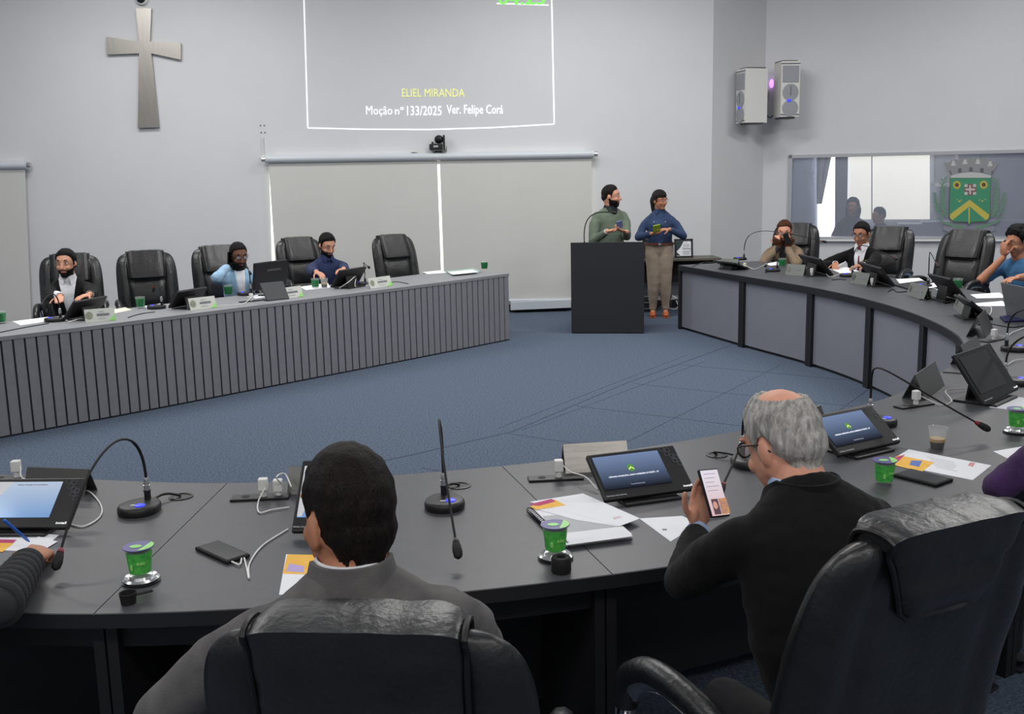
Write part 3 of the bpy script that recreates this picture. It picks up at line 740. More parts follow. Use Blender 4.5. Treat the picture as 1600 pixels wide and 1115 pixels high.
    for k in range(5):
        a=k*2*PI/5+.3; c,s=math.cos(a),math.sin(a); mb=MB()
        rot=Matrix.Rotation(a,3,'Z')@Matrix.Rotation(R(90),3,'X')
        mb.lathe([(.0,-.02),(.027,-.018),(.027,.018),(0,.02)],(c*.30,s*.30,.028),rot=rot,n=12); mb.build('caster','plastic',t,True)
    return t
def chair_at(px,ptop,yaw,label,ztop=1.145,proto=[None],scale=None):
    p=at(px,ptop,ztop); 
    f=V((-math.sin(yaw),math.cos(yaw),0)); base=V((p.x,p.y,0))+f*.37
    if proto[0] is None:
        proto[0]=chair_proto(label); c=proto[0]; c.location=base; c.rotation_euler=(0,0,yaw); c['group']='black leather executive chairs'
    else: c=dup(proto[0],base,yaw,label,'black leather executive chairs')
    if scale: c.scale=(scale,)*3
    return c
c9=chair_at(562,985,R(-5),'large black leather chair in front, seen from behind with the grey suited man in it',1.13)
_c=chair_proto('large black leather chair at lower right behind the grey haired man',.5,.77); _p=at(1462,806,1.19); _y=R(25)
_c.location=V((_p.x-math.sin(_y)*.37,_p.y+math.cos(_y)*.37,0)); _c.rotation_euler=(0,0,_y); _c['group']='black leather executive chairs'; _c.scale=(1.04,)*3
chair_at(226,394,R(203),'empty black leather chair between the man in black and the man on the phone',1.14)
chair_at(612,382,R(215),'empty reclined black leather chair near the right end of the ribbed desk',1.04)
chair_at(1514,364,R(128),'empty black leather chair in front of the crest on the glass',1.16,scale=1.03)
# ------------------------------------------------------------------ things on the desks
def w3(p,z=None): return V((p.x,p.y,p.z if z is None else z))
def mic(px,py,yaw,head,peak,label,group='gooseneck microphones',grommet=None,s=1.0,ring=True):
    """px,py: base centre; head: world point of the mic head; peak: world control point"""
    b=at(px,py,TH); t=thing('gooseneck_microphone',label,'microphone',b,0,group)
    rt=yawmat(yaw); mb=MB()
    pts=[]
    for k in range(28):
        a=2*PI*k/28; r=.068*s*(1+.28*max(0,math.cos(a))**3); pts.append(V((r*math.cos(a),r*math.sin(a),0)))
    rings=[]
    for z,f in ((0,.97),(.006,1),(.02,1),(.028,.93),(.03,.85)): rings.append([rt@V((p.x*f,p.y*f,z*s)) for p in pts])
    mb.loft(rings).build('base','plastic',t,True)
    MB().lathe([(.017,0),(.017,.004),(.012,.006)],rt@V((-.018*s,-.02*s,.029*s)),n=16).build('talk_button','led',t,True)
    MB().box(rt@V((-.018*s,.004*s,.0305*s)),(.022*s,.008*s,.001)).build('button_label','white',t)
    c=rt@V((.055*s,0,.028*s))
    MB().lathe([(.011,0),(.011,.03),(.013,.03),(.013,.034)],c,n=14).build('socket','plastic',t,True)
    mb=MB(); mb.lathe([(.010,.034),(.010,.046),(.0125,.047),(.0125,.052),(.010,.053),(.010,.07),(.007,.078)],c,n=14); mb.build('connector','silver',t,True)
    h=V(head)-b; p=V(peak)-b; a=c+V((0,0,.075))
    dirn=(h-p).normalized(); e=h-dirn*.05*s
    pts=bez(a,a+V((0,0,max(.05,(p.z-a.z)*1.1))),p+(p-e)*.15,e,26)
    MB().tube(pts,[.0052]*8+[.0038]*19,8).build('gooseneck','rubber',t,True)
    d=(pts[-1]-pts[-3]).normalized(); q=d.to_track_quat('Z','Y').to_matrix()
    MB().lathe([(.004,-.012),(.009,-.004),(.0105,.004)],e,n=14,rot=q).build('light_ring','red' if ring else 'plastic',t,True)
    MB().lathe([(.0095,.0),(.0125,.01),(.0145,.03),(.0125,.047),(.006,.054)],e+d*.004,n=14,rot=q).build('windscreen','rubber',t,True)
    if grommet:
        g=at(*grommet,TH)-b; 
        MB().tube(bez(rt@V((.07,0,.014)),rt@V((.12,0,.012))+V((0,0,.01)),g+V((-.05,-.02,.03)),g+V((0,0,.004)),14),.0045,7).build('cable','plastic',t,True)
        mb=MB(); mb.lathe([(.042,0),(.042,.003),(.034,.004),(.031,.002),(.031,.0008)],g,n=24); mb.build('grommet_ring','plastic',t,True)
    return t
mic(217,800,R(75),at(88,886,TH+.035),at(140,690,TH+.31)+V((0,0,0)),'bent gooseneck microphone on the near desk at lower left',grommet=(283,776))
mic(695,793,R(95),at(716,868,TH+.04),V((-.255,3.22,TH+.35)),'upright gooseneck microphone bending toward the viewer, right of the dark haired man',grommet=(718,759),ring=False)
mic(1172,728,R(110),V((.62,3.0,TH+.12)),V((.85,3.4,TH+.3)),'gooseneck microphone mostly hidden behind the grey haired man head',grommet=(1120,711))
mic(1376,663,R(125),at(1544,670,TH+.05),at(1372,575,TH+.30),'gooseneck microphone arching over the desk toward the coffee cup')
mic(1588,600,R(140),V((3.0,4.2,TH+.1)),V((2.8,4.9,TH+.3)),'gooseneck microphone on the desk at the right edge behind the turned tablet')
mic(1588,548,R(160),V((3.3,5.2,TH+.12)),V((3.0,5.6,TH+.3)),'gooseneck microphone at the right edge beyond two white chargers')
def water(px,py,label,scale=1.0,coaster=False,style=0,group='sealed plastic water cups'):
    b=at(px,py,TH); t=thing('water_cup',label,'cup',b,0,group); s=scale; z0=0
    if coaster:
        MB().lathe([(0,0),(.048,0),(.052,.004),(.046,.006),(.0,.006)],n=28).build('coaster_base','plastic',t,True)
        MB().lathe([(0.0,.006),(.046,.006),(.05,.011),(.044,.016),(.034,.012),(.03,.02),(.0,.02)],n=28).build('coaster_foil','silver',t,True); z0=.018
    mb=MB(); mb.lathe([(.0,z0),(.026*s,z0),(.028*s,z0+.012*s),(.036*s,z0+.083*s),(.0,z0+.083*s)],n=28); mb.build('cup_body','clear',t,True)
    rings=[]; n=28
    for k in range(7):
        z=z0+(.012+.06*k/6)*s; r=(.0285+.0075*(k/6)*.86)*s
        rings.append((r+.0006,z))
    mb=MB(); mb.lathe([(.0,rings[0][1])]+rings+[(0,rings[-1][1])],n=28)
    mb.build('label_band','green' if style==0 else 'dgreen',t,True)
    if style==0:
        mb=MB()
        for (a0,zz_,w,h) in ((-1.9,.035,.012,.026),(-1.35,.045,.01,.012),(-1.1,.045,.01,.012),(-.9,.045,.008,.012)):
            r=.0335*s+.001; c=V((r*math.cos(a0),r*math.sin(a0),z0+zz_*s)); mb.box(c,(w*s*.7,.0015,h*s*.6),yawmat(a0+PI/2))
        mb.build('label_print','lgreen',t)
        MB().lathe([(0,0),(.0415,0),(.0425,.0015),(.0415,.003),(0,.003)],(0,0,z0+.083*s),n=30).build('foil_lid','purple',t,True)
        mb=MB(); mb.prism([V((.041*math.cos(a),.041*math.sin(a),z0+.0865*s)) for a in [R(x) for x in range(-75,60,9)]],(0,0,.0006)); mb.ell((-.006,-.004,z0+.0868*s),(.017,.013,.001)); mb.build('lid_print','lgreen',t)
    else:
        MB().lathe([(0,0),(.038*s,0),(.0385*s,.003),(0,.004)],(0,0,z0+.083*s),n=24).build('foil_lid','clear',t,True)
    return t
water(221,908,'sealed water cup with green label on a silver coaster at lower left',1.0,True)
water(868,872,'sealed water cup with purple and green lid beside the spiral notebook',1.0,True)
water(1588,676,'sealed water cup with green label at the right edge beside the purple sleeve',1.0,True)
water(1381,755,'sealed water cup lid showing over the black suited shoulder beside the dark phone',1.0)
for (x,y,l) in [(220,481,'small green water cup before the empty chair at the ribbed desk'),(357,461,'small green water cup in front of the man in light blue'),(493,450,'small green water cup left of the coffee cup by the man in navy'),(757,421,'small green water cup at the far right end of the ribbed desk'),(2,505,'small green water cup cut by the left edge of the photo'),
    (1222,417,'small green water cup before the man in beige'),(1368,433,'green topped water cup beside the tablet of the man with red tie'),(1496,452,'pale topped water cup behind the tablet before the empty chair')]:
    water(x,y,l,1.15,False,1,'small green water cups on the far desks')
# coffee
def coffee(px,py,label,s=1.0):
    t=thing('coffee_cup',label,'cup',at(px,py,TH))
    MB().lathe([(0,.001),(.0236*s,.001),(.0278*s,.028*s),(0,.028*s)],n=24).build('coffee','coffee',t,True)
    MB().lathe([(0,.0282*s),(.0279*s,.0282*s),(.0296*s,.041*s),(0,.041*s)],n=24).build('foam','foam',t,True)
    MB().lathe([(0,0),(.024*s,0),(.0355*s,.082*s),(.038*s,.083*s),(.038*s,.085*s),(.0345*s,.084*s),(.023*s,.002),(0,.002)],n=28,caps=False).build('cup_body','clear',t,True)
coffee(1464,700,'clear plastic cup of black coffee on the desk at right')
coffee(507,449,'small cup of dark coffee beside the man in navy',1.1)
# scoops / caps
t=thing('measuring_scoop','small black plastic scoop in front of the lower left water cup','scoop',at(201,942,TH),0)
MB().lathe([(0,0),(.019,0),(.023,.03),(.021,.03),(.017,.003),(0,.003)],n=22,caps=False).build('bowl','rubber',t,True)
MB().box((.035,.022,.02),(.045,.012,.005),yawmat(R(35)),bev=.002).build('handle','rubber',t)
t=thing('tape_roll','small black ring standing beside the middle water cup','ring',at(877,893,TH),R(10))
MB().lathe([(.014,0),(.026,0),(.028,.004),(.028,.040),(.025,.045),(.012,.045),(.010,.03)],n=26,caps=False).build('ring_body','rubber',t,True)
MB().lathe([(.0,.03),(.0115,.03),(.0115,.032),(0,.032)],n=20).build('core','plastic',t,True)
# quads on the desk
def quad(name,label,cat,px,m,th=.001,z=TH,group=None,parent=None,curl=0):
    P=[at(x,y,z) for x,y in px]; c=sum(P,V())/len(P)
    base=parent.location if parent is not None else c
    mb=MB(); mb.prism([p-V(base) for p in P],(0,0,th))
    o=mb.build(name,m,parent)
    if parent is None: o.location=c; tag(o,label,cat,group)
    return o
def lines(parent,q,n,m='ink',z=TH,w=.6,th=.0006,frac=(0.1,.9)):
    """rows of print across quad q (pixels a,b,c,d) a->b is the top edge"""
    a,b,c,d=[at(x,y,z) for x,y in q]; mb=MB(); random.seed(n)
    for k in range(n):
        s=frac[0]+(frac[1]-frac[0])*(k+.5)/n; l=a.lerp(d,s); r=b.lerp(c,s); e=.08+random.random()*.05; f=e+w*(.75+.25*random.random())
        p=l.lerp(r,e); q_=l.lerp(r,min(.95,f)); nn=(d-a).normalized()*.0016
        mb.prism([p-parent.location-nn,q_-parent.location-nn,q_-parent.location+nn,p-parent.location+nn],(0,0,th))
    mb.build('print_line',m,parent)
def sheet(label,px,z=TH,group=None,nl=0,name='paper_sheet',m='paper',th=.001):
    P=[at(x,y,z) for x,y in px]; c=sum(P,V())/len(P); t=thing(name,label,'paper',c,0,group)
    quad('page','','',px,m,th,z,parent=t)
    if nl: lines(t,px,nl,'greyp',z+th)
    return t
# brochure on right
t=sheet('printed leaflet with orange corner on the desk beside the dark phone',[(1420,702),(1549,727),(1520,750),(1384,723)],nl=0)
z=TH+.0011
quad('orange_print','','',[(1404,711),(1460,722),(1440,737),(1384,723)],'orange',.0004,z,parent=t)
quad('magenta_print','','',[(1397,715),(1414,710),(1404,720),(1384,723)],'magenta',.0004,z+.0005,parent=t)
quad('blue_print','','',[(1424,719),(1441,720),(1436,729),(1421,726)],'bluep',.0004,z+.0005,parent=t)
lines(t,[(1436,708),(1535,728),(1512,742),(1462,733)],7,'greyp',z)
quad('red_stamp','','',[(1516,722),(1524,723),(1520,729),(1512,727)],mat('stamp_red',(214,150,156),.7),.0004,z,parent=t)
t=sheet('white sheet half under the purple sleeve at the right edge',[(1552,705),(1600,697),(1640,706),(1574,716)])
# notebook mid
t=thing('spiral_notebook','thick white spiral notebook lying beside the water cup','notebook',at(905,815,TH))
top=[(826,796),(938,797),(989,838),(884,852)]
quad('page_block','','',[(829,797),(940,799),(988,841),(886,854)],'white',.014,TH,parent=t)
quad('cover_sheet','','',top,'paper',.0015,TH+.0141,parent=t)
quad('grey_print','','',[(848,806),(943,799),(970,822),(866,834)],'greyp',.0005,TH+.0157,parent=t)
a,b=at(828,797,TH+.008),at(884,851,TH+.008); mb=MB()
for k in range(26):
    c=a.lerp(b,k/25)-t.location; mb.tube([c+V((.011*math.cos(j),.0,.011*math.sin(j))) for j in [2*PI*i/8 for i in range(9)]],.0014,4)
mb.build('spiral','rubber',t,True)
t=sheet('white leaflet with orange and magenta corner lying on the spiral notebook',[(828,784),(911,771),(1000,810),(968,822)],z=TH+.0165,th=.0012)
quad('page','','',[(826,792),(865,781),(940,796),(965,822),(900,812)],'paper',.0008,TH+.0164,parent=t)
quad('orange_print','','',[(828,791),(866,780),(884,789),(838,796)],'orange',.0004,TH+.0178,parent=t)
quad('magenta_print','','',[(826,788),(862,779),(868,783),(842,790)],'magenta',.0004,TH+.0183,parent=t)
quad('signature','','',[(957,808),(968,806),(972,808),(960,811)],mat('stamp_pink',(224,200,205),.7),.0004,TH+.0178,parent=t)
t=sheet('loose white paper corner before the black sleeve of the grey haired man',[(999,810),(1066,806),(1092,818),(1048,846)],nl=0)
quad('small_mark','','',[(1034,826),(1042,826),(1042,828),(1036,828)],'ink',.0004,TH+.0012,parent=t)
t=thing('small_notebook','small white notebook with spiral edge under the hand with the phone','notebook',at(1085,800,TH))
quad('page_block','','',[(1080,793),(1110,789),(1135,806),(1100,812)],'paper',.012,TH,parent=t)
a,b=at(1080,795,TH+.006),at(1100,812,TH+.006); mb=MB()
for k in range(14):
    c=a.lerp(b,k/13)-t.location; mb.tube([c+V((.009*math.cos(j),0,.009*math.sin(j))) for j in [2*PI*i/8 for i in range(9)]],.0013,4)
mb.build('spiral','rubber',t,True)
# paper in front of man 9
t=sheet('leaflet with orange header partly hidden by the dark haired man',[(447,866),(530,868),(560,930),(436,929)],nl=0)
quad('orange_print','','',[(449,866),(530,867),(530,898),(442,896)],'orange',.0004,z,parent=t)
quad('picture_print','','',[(452,880),(475,884),(475,894),(447,892)],mat('print_lilac',(190,170,220),.7),.0004,z+.0005,parent=t)
# left paper
t=sheet('leaflet with orange and magenta header under the hand holding the pen',[(-60,820),(92,836),(60,862),(-80,856)],nl=0)
quad('orange_print','','',[(-60,846),(22,848),(4,862),(-80,858)],'orange',.0004,z,parent=t)
quad('magenta_print','','',[(-60,841),(26,843),(20,848),(-66,846)],'magenta',.0004,z+.0005,parent=t)
sheet('white sheet tip beside the pen hand at the left edge',[(60,838),(90,846),(70,858),(30,860)],z=TH+.002)
# far papers
sheet('white papers beside the microphone of the bearded man in black',[(20,502),(75,495),(95,499),(32,508)],nl=2,group=None)
sheet('cream folder lying behind the name plate before the empty chair',[(150,488),(196,480),(206,484),(176,490)],m='cream')
sheet('white sheet beside the green cup before the empty chair',[(226,478),(252,474),(256,479),(230,483)])
sheet('white papers before the man in light blue behind the monitor',[(385,464),(450,450),(462,457),(400,466)])
sheet('white paper before the man in navy left of his coffee',[(468,448),(512,442),(516,449),(478,453)])
sheet('loose white sheets on the ribbed desk near its right end',[(660,425),(690,422),(698,426),(668,428)])
t=thing('document_folder','pale green transparent folder of documents near the end of the ribbed desk','folder',at(720,427,TH))
quad('folder_body','','',[(697,426),(740,421),(752,426),(706,431)],mat('folder_green',(150,178,168),.4,bump=.02),.02,TH,parent=t)
quad('top_sheet','','',[(700,425),(738,421),(748,425),(708,429)],'paper',.002,TH+.0201,parent=t)
sheet('open notebook pages under the hands of the man with red tie',[(1300,421),(1322,417),(1344,424),(1320,430)],nl=3)
sheet('white papers right of the tablet of the man with red tie',[(1400,436),(1436,434),(1446,440),(1406,443)])
sheet('white sheet beside the black folder near the empty chair',[(1442,446),(1462,441),(1476,447),(1448,450)],z=TH+.012)
sheet('upper white sheet under the forearm of the man in blue',[(1516,460),(1562,457),(1572,465),(1526,466)])
sheet('lower white sheet left of the grey laptop',[(1520,474),(1566,470),(1576,478),(1528,478)])
sheet('white sheet in front of the turned tablet at right edge',[(1545,636),(1590,620),(1660,630),(1620,645)])
sheet('white sheet near the tablet of the man in beige',[(1196,412),(1212,409),(1222,413),(1204,415)])
t=thing('black_folder','flat black folder on the desk before the empty chair near the crest','folder',at(1430,447,TH))
quad('cover','','',[(1396,446),(1440,440),(1462,444),(1420,453)],'plastic',.012,TH,parent=t)
t=thing('blue_folder','dark navy folder under the open grey laptop','folder',at(1590,500,TH))
quad('cover','','',[(1562,496),(1600,491),(1660,500),(1570,504)],'navyb',.012,TH,parent=t)
# phones
def phone(px4,label,cable=None,screen='screenoff'):
    P=[at(x,y,TH) for x,y in px4]; c=sum(P,V())/4; t=thing('smartphone',label,'phone',c)
    xa=(P[1]-P[0]); ya=(P[3]-P[0]); w,h=xa.length,ya.length; rz=math.atan2(xa.y,xa.x); rr=yawmat(rz)
    MB().box((0,0,.006),(w,h,.011),rr,bev=.003).build('case','rubber',t)
    MB().box((0,0,.0122),(w-.012,h-.012,.001),rr).build('screen','screenoff',t)
    if cable: MB().tube(catmull([p-c for p in cable],8),.0025,6).build('charging_cable','white',t,True)
    return t
pc=[at(*p,TH+.006) for p in [(362,877),(375,881),(379,865)]]+[at(385,885,TH+.004),at(389,903,TH+.004),at(390,880,TH+.004),at(410,852,TH+.004),at(450,826,TH+.004)]
phone([(316,857),(352,846),(381,873),(342,886)],'black smartphone charging with a white cable on the near desk',pc)
phone([(1405,743),(1432,734),(1480,754),(1452,764)],'dark smartphone lying below the orange leaflet at right')
# chargers
def charger(px,py,label,yaw,cable,plate=True,group='white wall chargers on the desk',s=1.0,mat_='white'):
    b=at(px,py,TH); t=thing('phone_charger',label,'charger',b,0,group); rr=yawmat(yaw)
    if plate:
        MB().box((0,0,.004),(.2*s,.06*s,.008),rr,bev=.002).build('socket_plate','plastic',t)
        MB().lathe([(0,0),(.014,0),(.014,.001),(0,.001)],rr@V((-.05*s,0,.008)),n=16).build('socket_hole','rubber',t,True)
    z0=.008 if plate else 0
    MB().lathe([(.0,0),(.012*s,0),(.012*s,.02*s),(0,.02*s)],rr@V((.012*s,0,z0)),n=12).build('plug_base','white',t,True)
    MB().box(rr@V((.012*s,0,z0+.042*s)),(.032*s,.03*s,.044*s),rr,bev=.004).build('adapter',mat_,t)
    if cable:
        pts=[b+rr@V((.028*s,0,z0+.042*s))]+cable
        MB().tube(catmull([p-b for p in pts],8),.0026,6).build('charging_cable','white',t,True)
    return t
A_=lambda x,y,h=.005: at(x,y,TH+h)
charger(868,748,'white charger on a black socket plate left of the lit tablet',R(5),[A_(892,737,.03),A_(915,745,.03),A_(934,765,.01)])
charger(407,778,'left white charger of the pair behind the dark haired man',R(4),[A_(404,782,.01),A_(405,800),A_(425,796),A_(452,792)],group='pair of white chargers beside the dark haired man')
charger(430,776,'right white charger of the pair with its cable arching up',R(4),[A_(432,745,.09),A_(445,740,.08),A_(455,760,.05)],False,group='pair of white chargers beside the dark haired man')
charger(1428,634,'white charger under the arching microphone neck',R(25),[A_(1446,622,.03),A_(1470,632,.006),A_(1487,626,.01),A_(1478,610,.02),A_(1508,607,.01)])
charger(1530,576,'white charger before the tablet turned away at right',R(30),[A_(1545,566,.02),A_(1565,574,.006),A_(1585,563,.01),A_(1606,560,.01)])
charger(1551,532,'white charger at right with its cable coiled to the edge',R(35),[A_(1562,524,.02),A_(1575,524,.01),A_(1582,519,.01),A_(1606,510,.01)])
charger(1516,492,'white charger beside the dark name plate at the desk bend',R(40),[A_(1528,490,.02),A_(1545,492,.01),A_(1549,480,.03),A_(1538,478,.02)])
charger(1450,467,'white charger behind the name plate before the empty chair',R(45),[A_(1458,463,.02),A_(1468,464,.01),A_(1464,452,.04),A_(1450,450,.04),A_(1445,456,.02)])
charger(1362,446,'white charger right of the name plate of the man with red tie',R(60),[A_(1370,440,.02),A_(1378,434,.03),A_(1366,432,.05)],s=.95)
charger(1268,431,'white charger with arching cables between two name plates',R(60),[A_(1274,420,.05),A_(1284,417,.05),A_(1296,432,.01),A_(1316,426,.01)],s=1.1)
charger(1163,421,'cream coloured charger right of the first name plate on the curved desk',R(60),[A_(1172,418,.02),A_(1180,420,.01),A_(1196,413,.005)],s=1.0,mat_='cream')
charger(391,471,'small white charger on the ribbed desk before the monitor',R(40),[A_(380,474,.01),A_(350,477),A_(338,478)],s=1.0)
charger(22,748,'white charger behind the pale blue tablet at the left edge',R(4),[A_(34,745,.02),A_(50,752,.01)])
# loose cables on far desk
def cable(label,pts,r=.003,m='plastic',z=.004):
    P=[A_(x,y,zz) for x,y,zz in [(p+(z,) if len(p)==2 else p) for p in pts]]; o=MB(); o.tube(catmull([p-P[0] for p in P],8),r,6)
    o=o.build('desk_cable',m,None,True,loc=P[0]); tag(o,label,'cable')
cable('white cable curving on the near desk right of the pale blue tablet',[(118,766),(140,768),(158,790),(155,808),(130,822),(106,818)],.0028,'white')
cable('black cable lying across the left end of the ribbed desk',[(0,519),(40,511),(76,505)],.004)
cable('black cable between microphone and desk edge before the empty chair',[(200,496),(212,492),(226,489),(242,487)],.004)
cable('black cable behind the name plate on the right of the ribbed desk',[(610,441),(620,440),(632,442),(638,443)],.004)
cable('white cable arching over the name plate of the bearded man in black',[(106,503),(125,498,.01),(134,500)],.004,'white')
cable('white cable hanging behind the tablet of the man in navy',[(530,450,.01),(545,440,.08),(556,432,.1),(556,448,.01),(580,444)],.0035,'white')
cable('black cable lying on the first section of the curved desk',[(1082,416),(1100,410),(1120,410)],.005)
cable('black cable before the second name plate of the curved desk',[(1196,426),(1206,422),(1214,421)],.005)
cable('black cable before the charger of the man with red tie',[(1300,437),(1312,436),(1322,437)],.005)
cable('curled black cable before the name plate near the desk bend',[(1388,455),(1396,452),(1402,456),(1420,455)],.005)
cable('black cable end lying at the desk bend left of the laptop',[(1476,474),(1490,471),(1504,471)],.007)
cable('black cable running to the right edge above the charger',[(1528,507),(1550,506),(1580,511),(1604,508)],.005)
cable('thin black cable crossing the desk seam at the right edge',[(1473,581),(1500,583),(1560,590),(1604,593)],.003)
# name plates
def plate(px0,px1,label,h=.1,front=True,depth=.05,lean=18,mt='nameplate',group=None):
    a=at(*px0,TH); b=at(*px1,TH); w=(b-a).length; rz=math.atan2(b.y-a.y,b.x-a.x)
    t=thing('name_plate',label,'name plate',(a+b)/2,rz,group)
    l=h/math.cos(R(lean))
    fr=Matrix.Rotation(R(-lean),3,'X'); 
    MB().box(fr@V((0,0,l/2)),(w,.003,l),fr).build('face_panel',M['np'] if mt=='nameplate' else mt,t)
    off=2*h*math.tan(R(lean)); bk=Matrix.Rotation(R(lean),3,'X')
    MB().box(bk@V((0,0,l/2))+V((0,off,0)),(w,.003,l),bk).build('back_panel','clear' if mt=='nameplate' else mt,t)
    MB().box((0,off/2,.0015),(w,off,.003)).build('base_strip','clear' if mt=='nameplate' else mt,t)
    if front and mt=='nameplate':
        f=lambda x,z: fr@V((x,-.004,z))
        MB().prism([f(w*.5,.002),f(w*.5,l*.45),f(w*.25,.002)],(0,-.001,0)).build('green_swoosh','lgreen',t)
        mb=MB(); mb.prism([f(-w*.36+.028*math.cos(k*PI/6),l*.52+.03*math.sin(k*PI/6)) for k in range(12)],(0,-.001,0)); mb.build('crest_print',mat('np_crest',(104,120,96),.6,rgb2=(170,170,150),vscale=120),t)
        mb=MB(); mb.box(f(w*.05,l*.78),(w*.18,.001,.008),fr); mb.box(f(w*.06,l*.24),(w*.28,.001,.007),fr); mb.build('small_print','greyp',t)
        MB().box(f(w*.1,l*.52),(w*.42,.001,.017),fr).build('name_print','ink',t)
    return t
M['np']=mat('nameplate_face',(206,208,200),.4,bump=.01)
M['npg']=mat('nameplate_rear',(112,118,114),.35,bump=.01)
plate((134,504),(181,500),'acrylic name plate before the bearded man in black')
plate((298,485),(339,480),'acrylic name plate between the empty chair and the monitor')
plate((437,468),(474,463),'acrylic name plate just right of the monitor stand')
plate((579,451),(613,446),'rightmost acrylic name plate on the ribbed desk')
def gplate(a,b,l): 
    t=plate(a,b,l,.11,False,mt='npg'); 
    w=(at(*b,TH)-at(*a,TH)).length; fr=Matrix.Rotation(R(-18),3,'X')
    MB().box(fr@V((w*.1,-.003,.06)),(w*.4,.001,.014),fr).build('name_print','ink',t)
    MB().prism([fr@V((-w*.36+.025*math.cos(k*PI/6),-.003,.06+.03*math.sin(k*PI/6))) for k in range(12)],(0,-.001,0)).build('crest_print','greysteel',t)
gplate((1124,419),(1151,421),'grey name plate at the left end of the curved desk')
gplate((1227,429),(1255,431),'grey name plate before the man in the beige jacket')
gplate((1328,442),(1354,446),'grey name plate before the man with the red tie')
gplate((1416,460),(1443,469),'grey name plate before the empty chair near the crest')
gplate((1489,481),(1509,497),'dark grey name plate before the man in the blue t-shirt')
def backplate(a,b,l,h=.1,m='greysteel'): plate(a,b,l,h,False,lean=24,mt=m)
backplate((884,740),(984,733),'brushed metal name plate back behind the lit tablet',.1,'steel')
backplate((36,772),(132,776),'dark metal name plate back behind the pale blue tablet',.09)
backplate((449,772),(520,772),'dark plate top hidden behind the dark haired man head',.09)
backplate((1284,676),(1296,671),'thin dark plate edge behind the second lit tablet',.1)
backplate((1446,626),(1476,602),'dark angled plate beside the charger under the arching microphone',.12)
backplate((1514,572),(1538,554),'dark angled plate beside the charger before the turned tablet',.11)
backplate((1540,528),(1552,514),'narrow dark plate beside the charger at the right edge',.13)
# tablets ------------------------------------------------
def tablet(bl,br,label,h=.19,lean=36,kind='front',z0=.012,group='built-in desk tablets',screen='screen'):
    """lean: angle of the panel above the table; bl, br bottom corners as the reader in front sees them"""
    a=at(*bl,TH+z0); b=at(*br,TH+z0); w=(b-a).length; rz=math.atan2(b.y-a.y,b.x-a.x)
    t=thing('desk_tablet',label,'tablet',V(((a.x+b.x)/2,(a.y+b.y)/2,TH)),rz,group)
    fr=Matrix.Rotation(R(-(90-lean)),3,'X'); P=lambda x,y,z: fr@V((x,y,z))+V((0,0,z0+.012))
    hous=MB().box(P(0,.009,h/2),(w,.02,h),fr,bev=.005).build('housing','plastic',t)
    MB().box((0,.075,.005),(w*.62,.2,.01),bev=.003).build('stand_foot','plastic',t)
    mz=h*.62
    q=P(0,.02,mz); MB().prism([V((-w*.2,q.y,q.z)),V((w*.2,q.y,q.z)),V((w*.2,q.y+.02,.006)),V((-w*.2,q.y+.02,.006))],(0,.008,0)).build('stand_post','plastic',t)
    if kind=='front':
        MB().box(P(-w*.085,-.0025,h*.55),(w*.74,.002,h*.72),fr).build('screen',screen,t); scr=children(t)[-1] if False else [c for c in bpy.data.objects if c.parent==t and c.name.startswith('screen')][0]
        def tx(s,x,z,ww,hh,m,name):
            mb=text(s,None,ww,hh); mb.v=[fr@(p+V((x,-.0045,z)))+V((0,0,z0+.012)) for p in mb.v]; mb.build(name,m,scr if name.startswith('screen') else hous)
        if screen=='screen':
            tx("CÂMARA MUNICIPAL SANTA BÁRBARA D'OESTE - SP",-w*.09,h*.45,w*.56,.0075,mat('screen_text',(220,224,232),.6,emit=.7),'screen_text')
            tx('Terminal Parlamentar',-w*.09,h*.25,w*.16,.005,mat('screen_text2',(150,156,170),.6,emit=.4),'screen_caption')
            g=mat('screen_green',(70,140,50),.6,emit=.4); mb=MB(); mb.prism([P(-w*.09+.013*math.cos(k*PI/8),-.0045,h*.6+.016*math.sin(k*PI/8)) for k in range(16)],V((0,-.0005,0))); mb.build('screen_crest',g,scr)
            mb=MB(); mb.prism([P(-w*.09+x,-.0058,h*.6+zz) for x,zz in [(0,.005),(.011,-.006),(.008,-.009),(0,-.001),(-.008,-.009),(-.011,-.006)]],V((0,-.0005,0))); mb.build('crest_chevron','texty',scr)
        elif screen=='screenblue':
            tx('Câmara Municipal de Santa Bárbara',-w*.0,h*.84,w*.3,.005,'ink','screen_text')
            mb=MB(); mb.prism([P(x,-.0042,zz) for x,zz in [(-w*.455,h*.2),(-w*.4,h*.2),(-w*.2,h*.91),(-w*.455,h*.91)]],V((0,-.0004,0))); mb.build('white_page','paper',scr)
        tx('install',w*.43,h*.07,w*.10,.009,'textw','brand_text')
        tx('TERMINAL PARLAMENTAR',-w*.37,h*.055,w*.22,.005,'greyp','footer_text')
        mb=MB(); sz=.016; 
        for x,z in [(.34,.93),(.40,.90),(.375,.82),(.42,.76),(.455,.72),(.43,.66),(.47,.58)]:
            cx,cz=x*w,z*h
            for dx,dz,ww,hh in ((0,sz/2,sz,.0008),(0,-sz/2,sz,.0008),(sz/2,0,.0008,sz),(-sz/2,0,.0008,sz)): mb.box(P(cx+dx,-.0015,cz+dz),(ww,.001,hh),fr)
        mb.build('square_pattern','ink',hous)
    return t
tablet((946,787),(1086,768),'lit tablet showing the council crest on the near desk, centre',.195,36)
tablet((1312,716),(1408,694),'lit tablet right of the grey haired man head',.195,38)
tablet((-55,830),(106,829),'tablet with pale blue screen at the left edge, beside the pen hand',.195,36,screen='screenblue')
tablet((455,836),(590,836),'tablet hidden behind the dark haired man with one bright corner',.25,45,screen='screenblue')
tablet((1538,636),(1592,612),'tablet turned away at the right edge, standing on a dark base',.26,55,screen='screenoff')
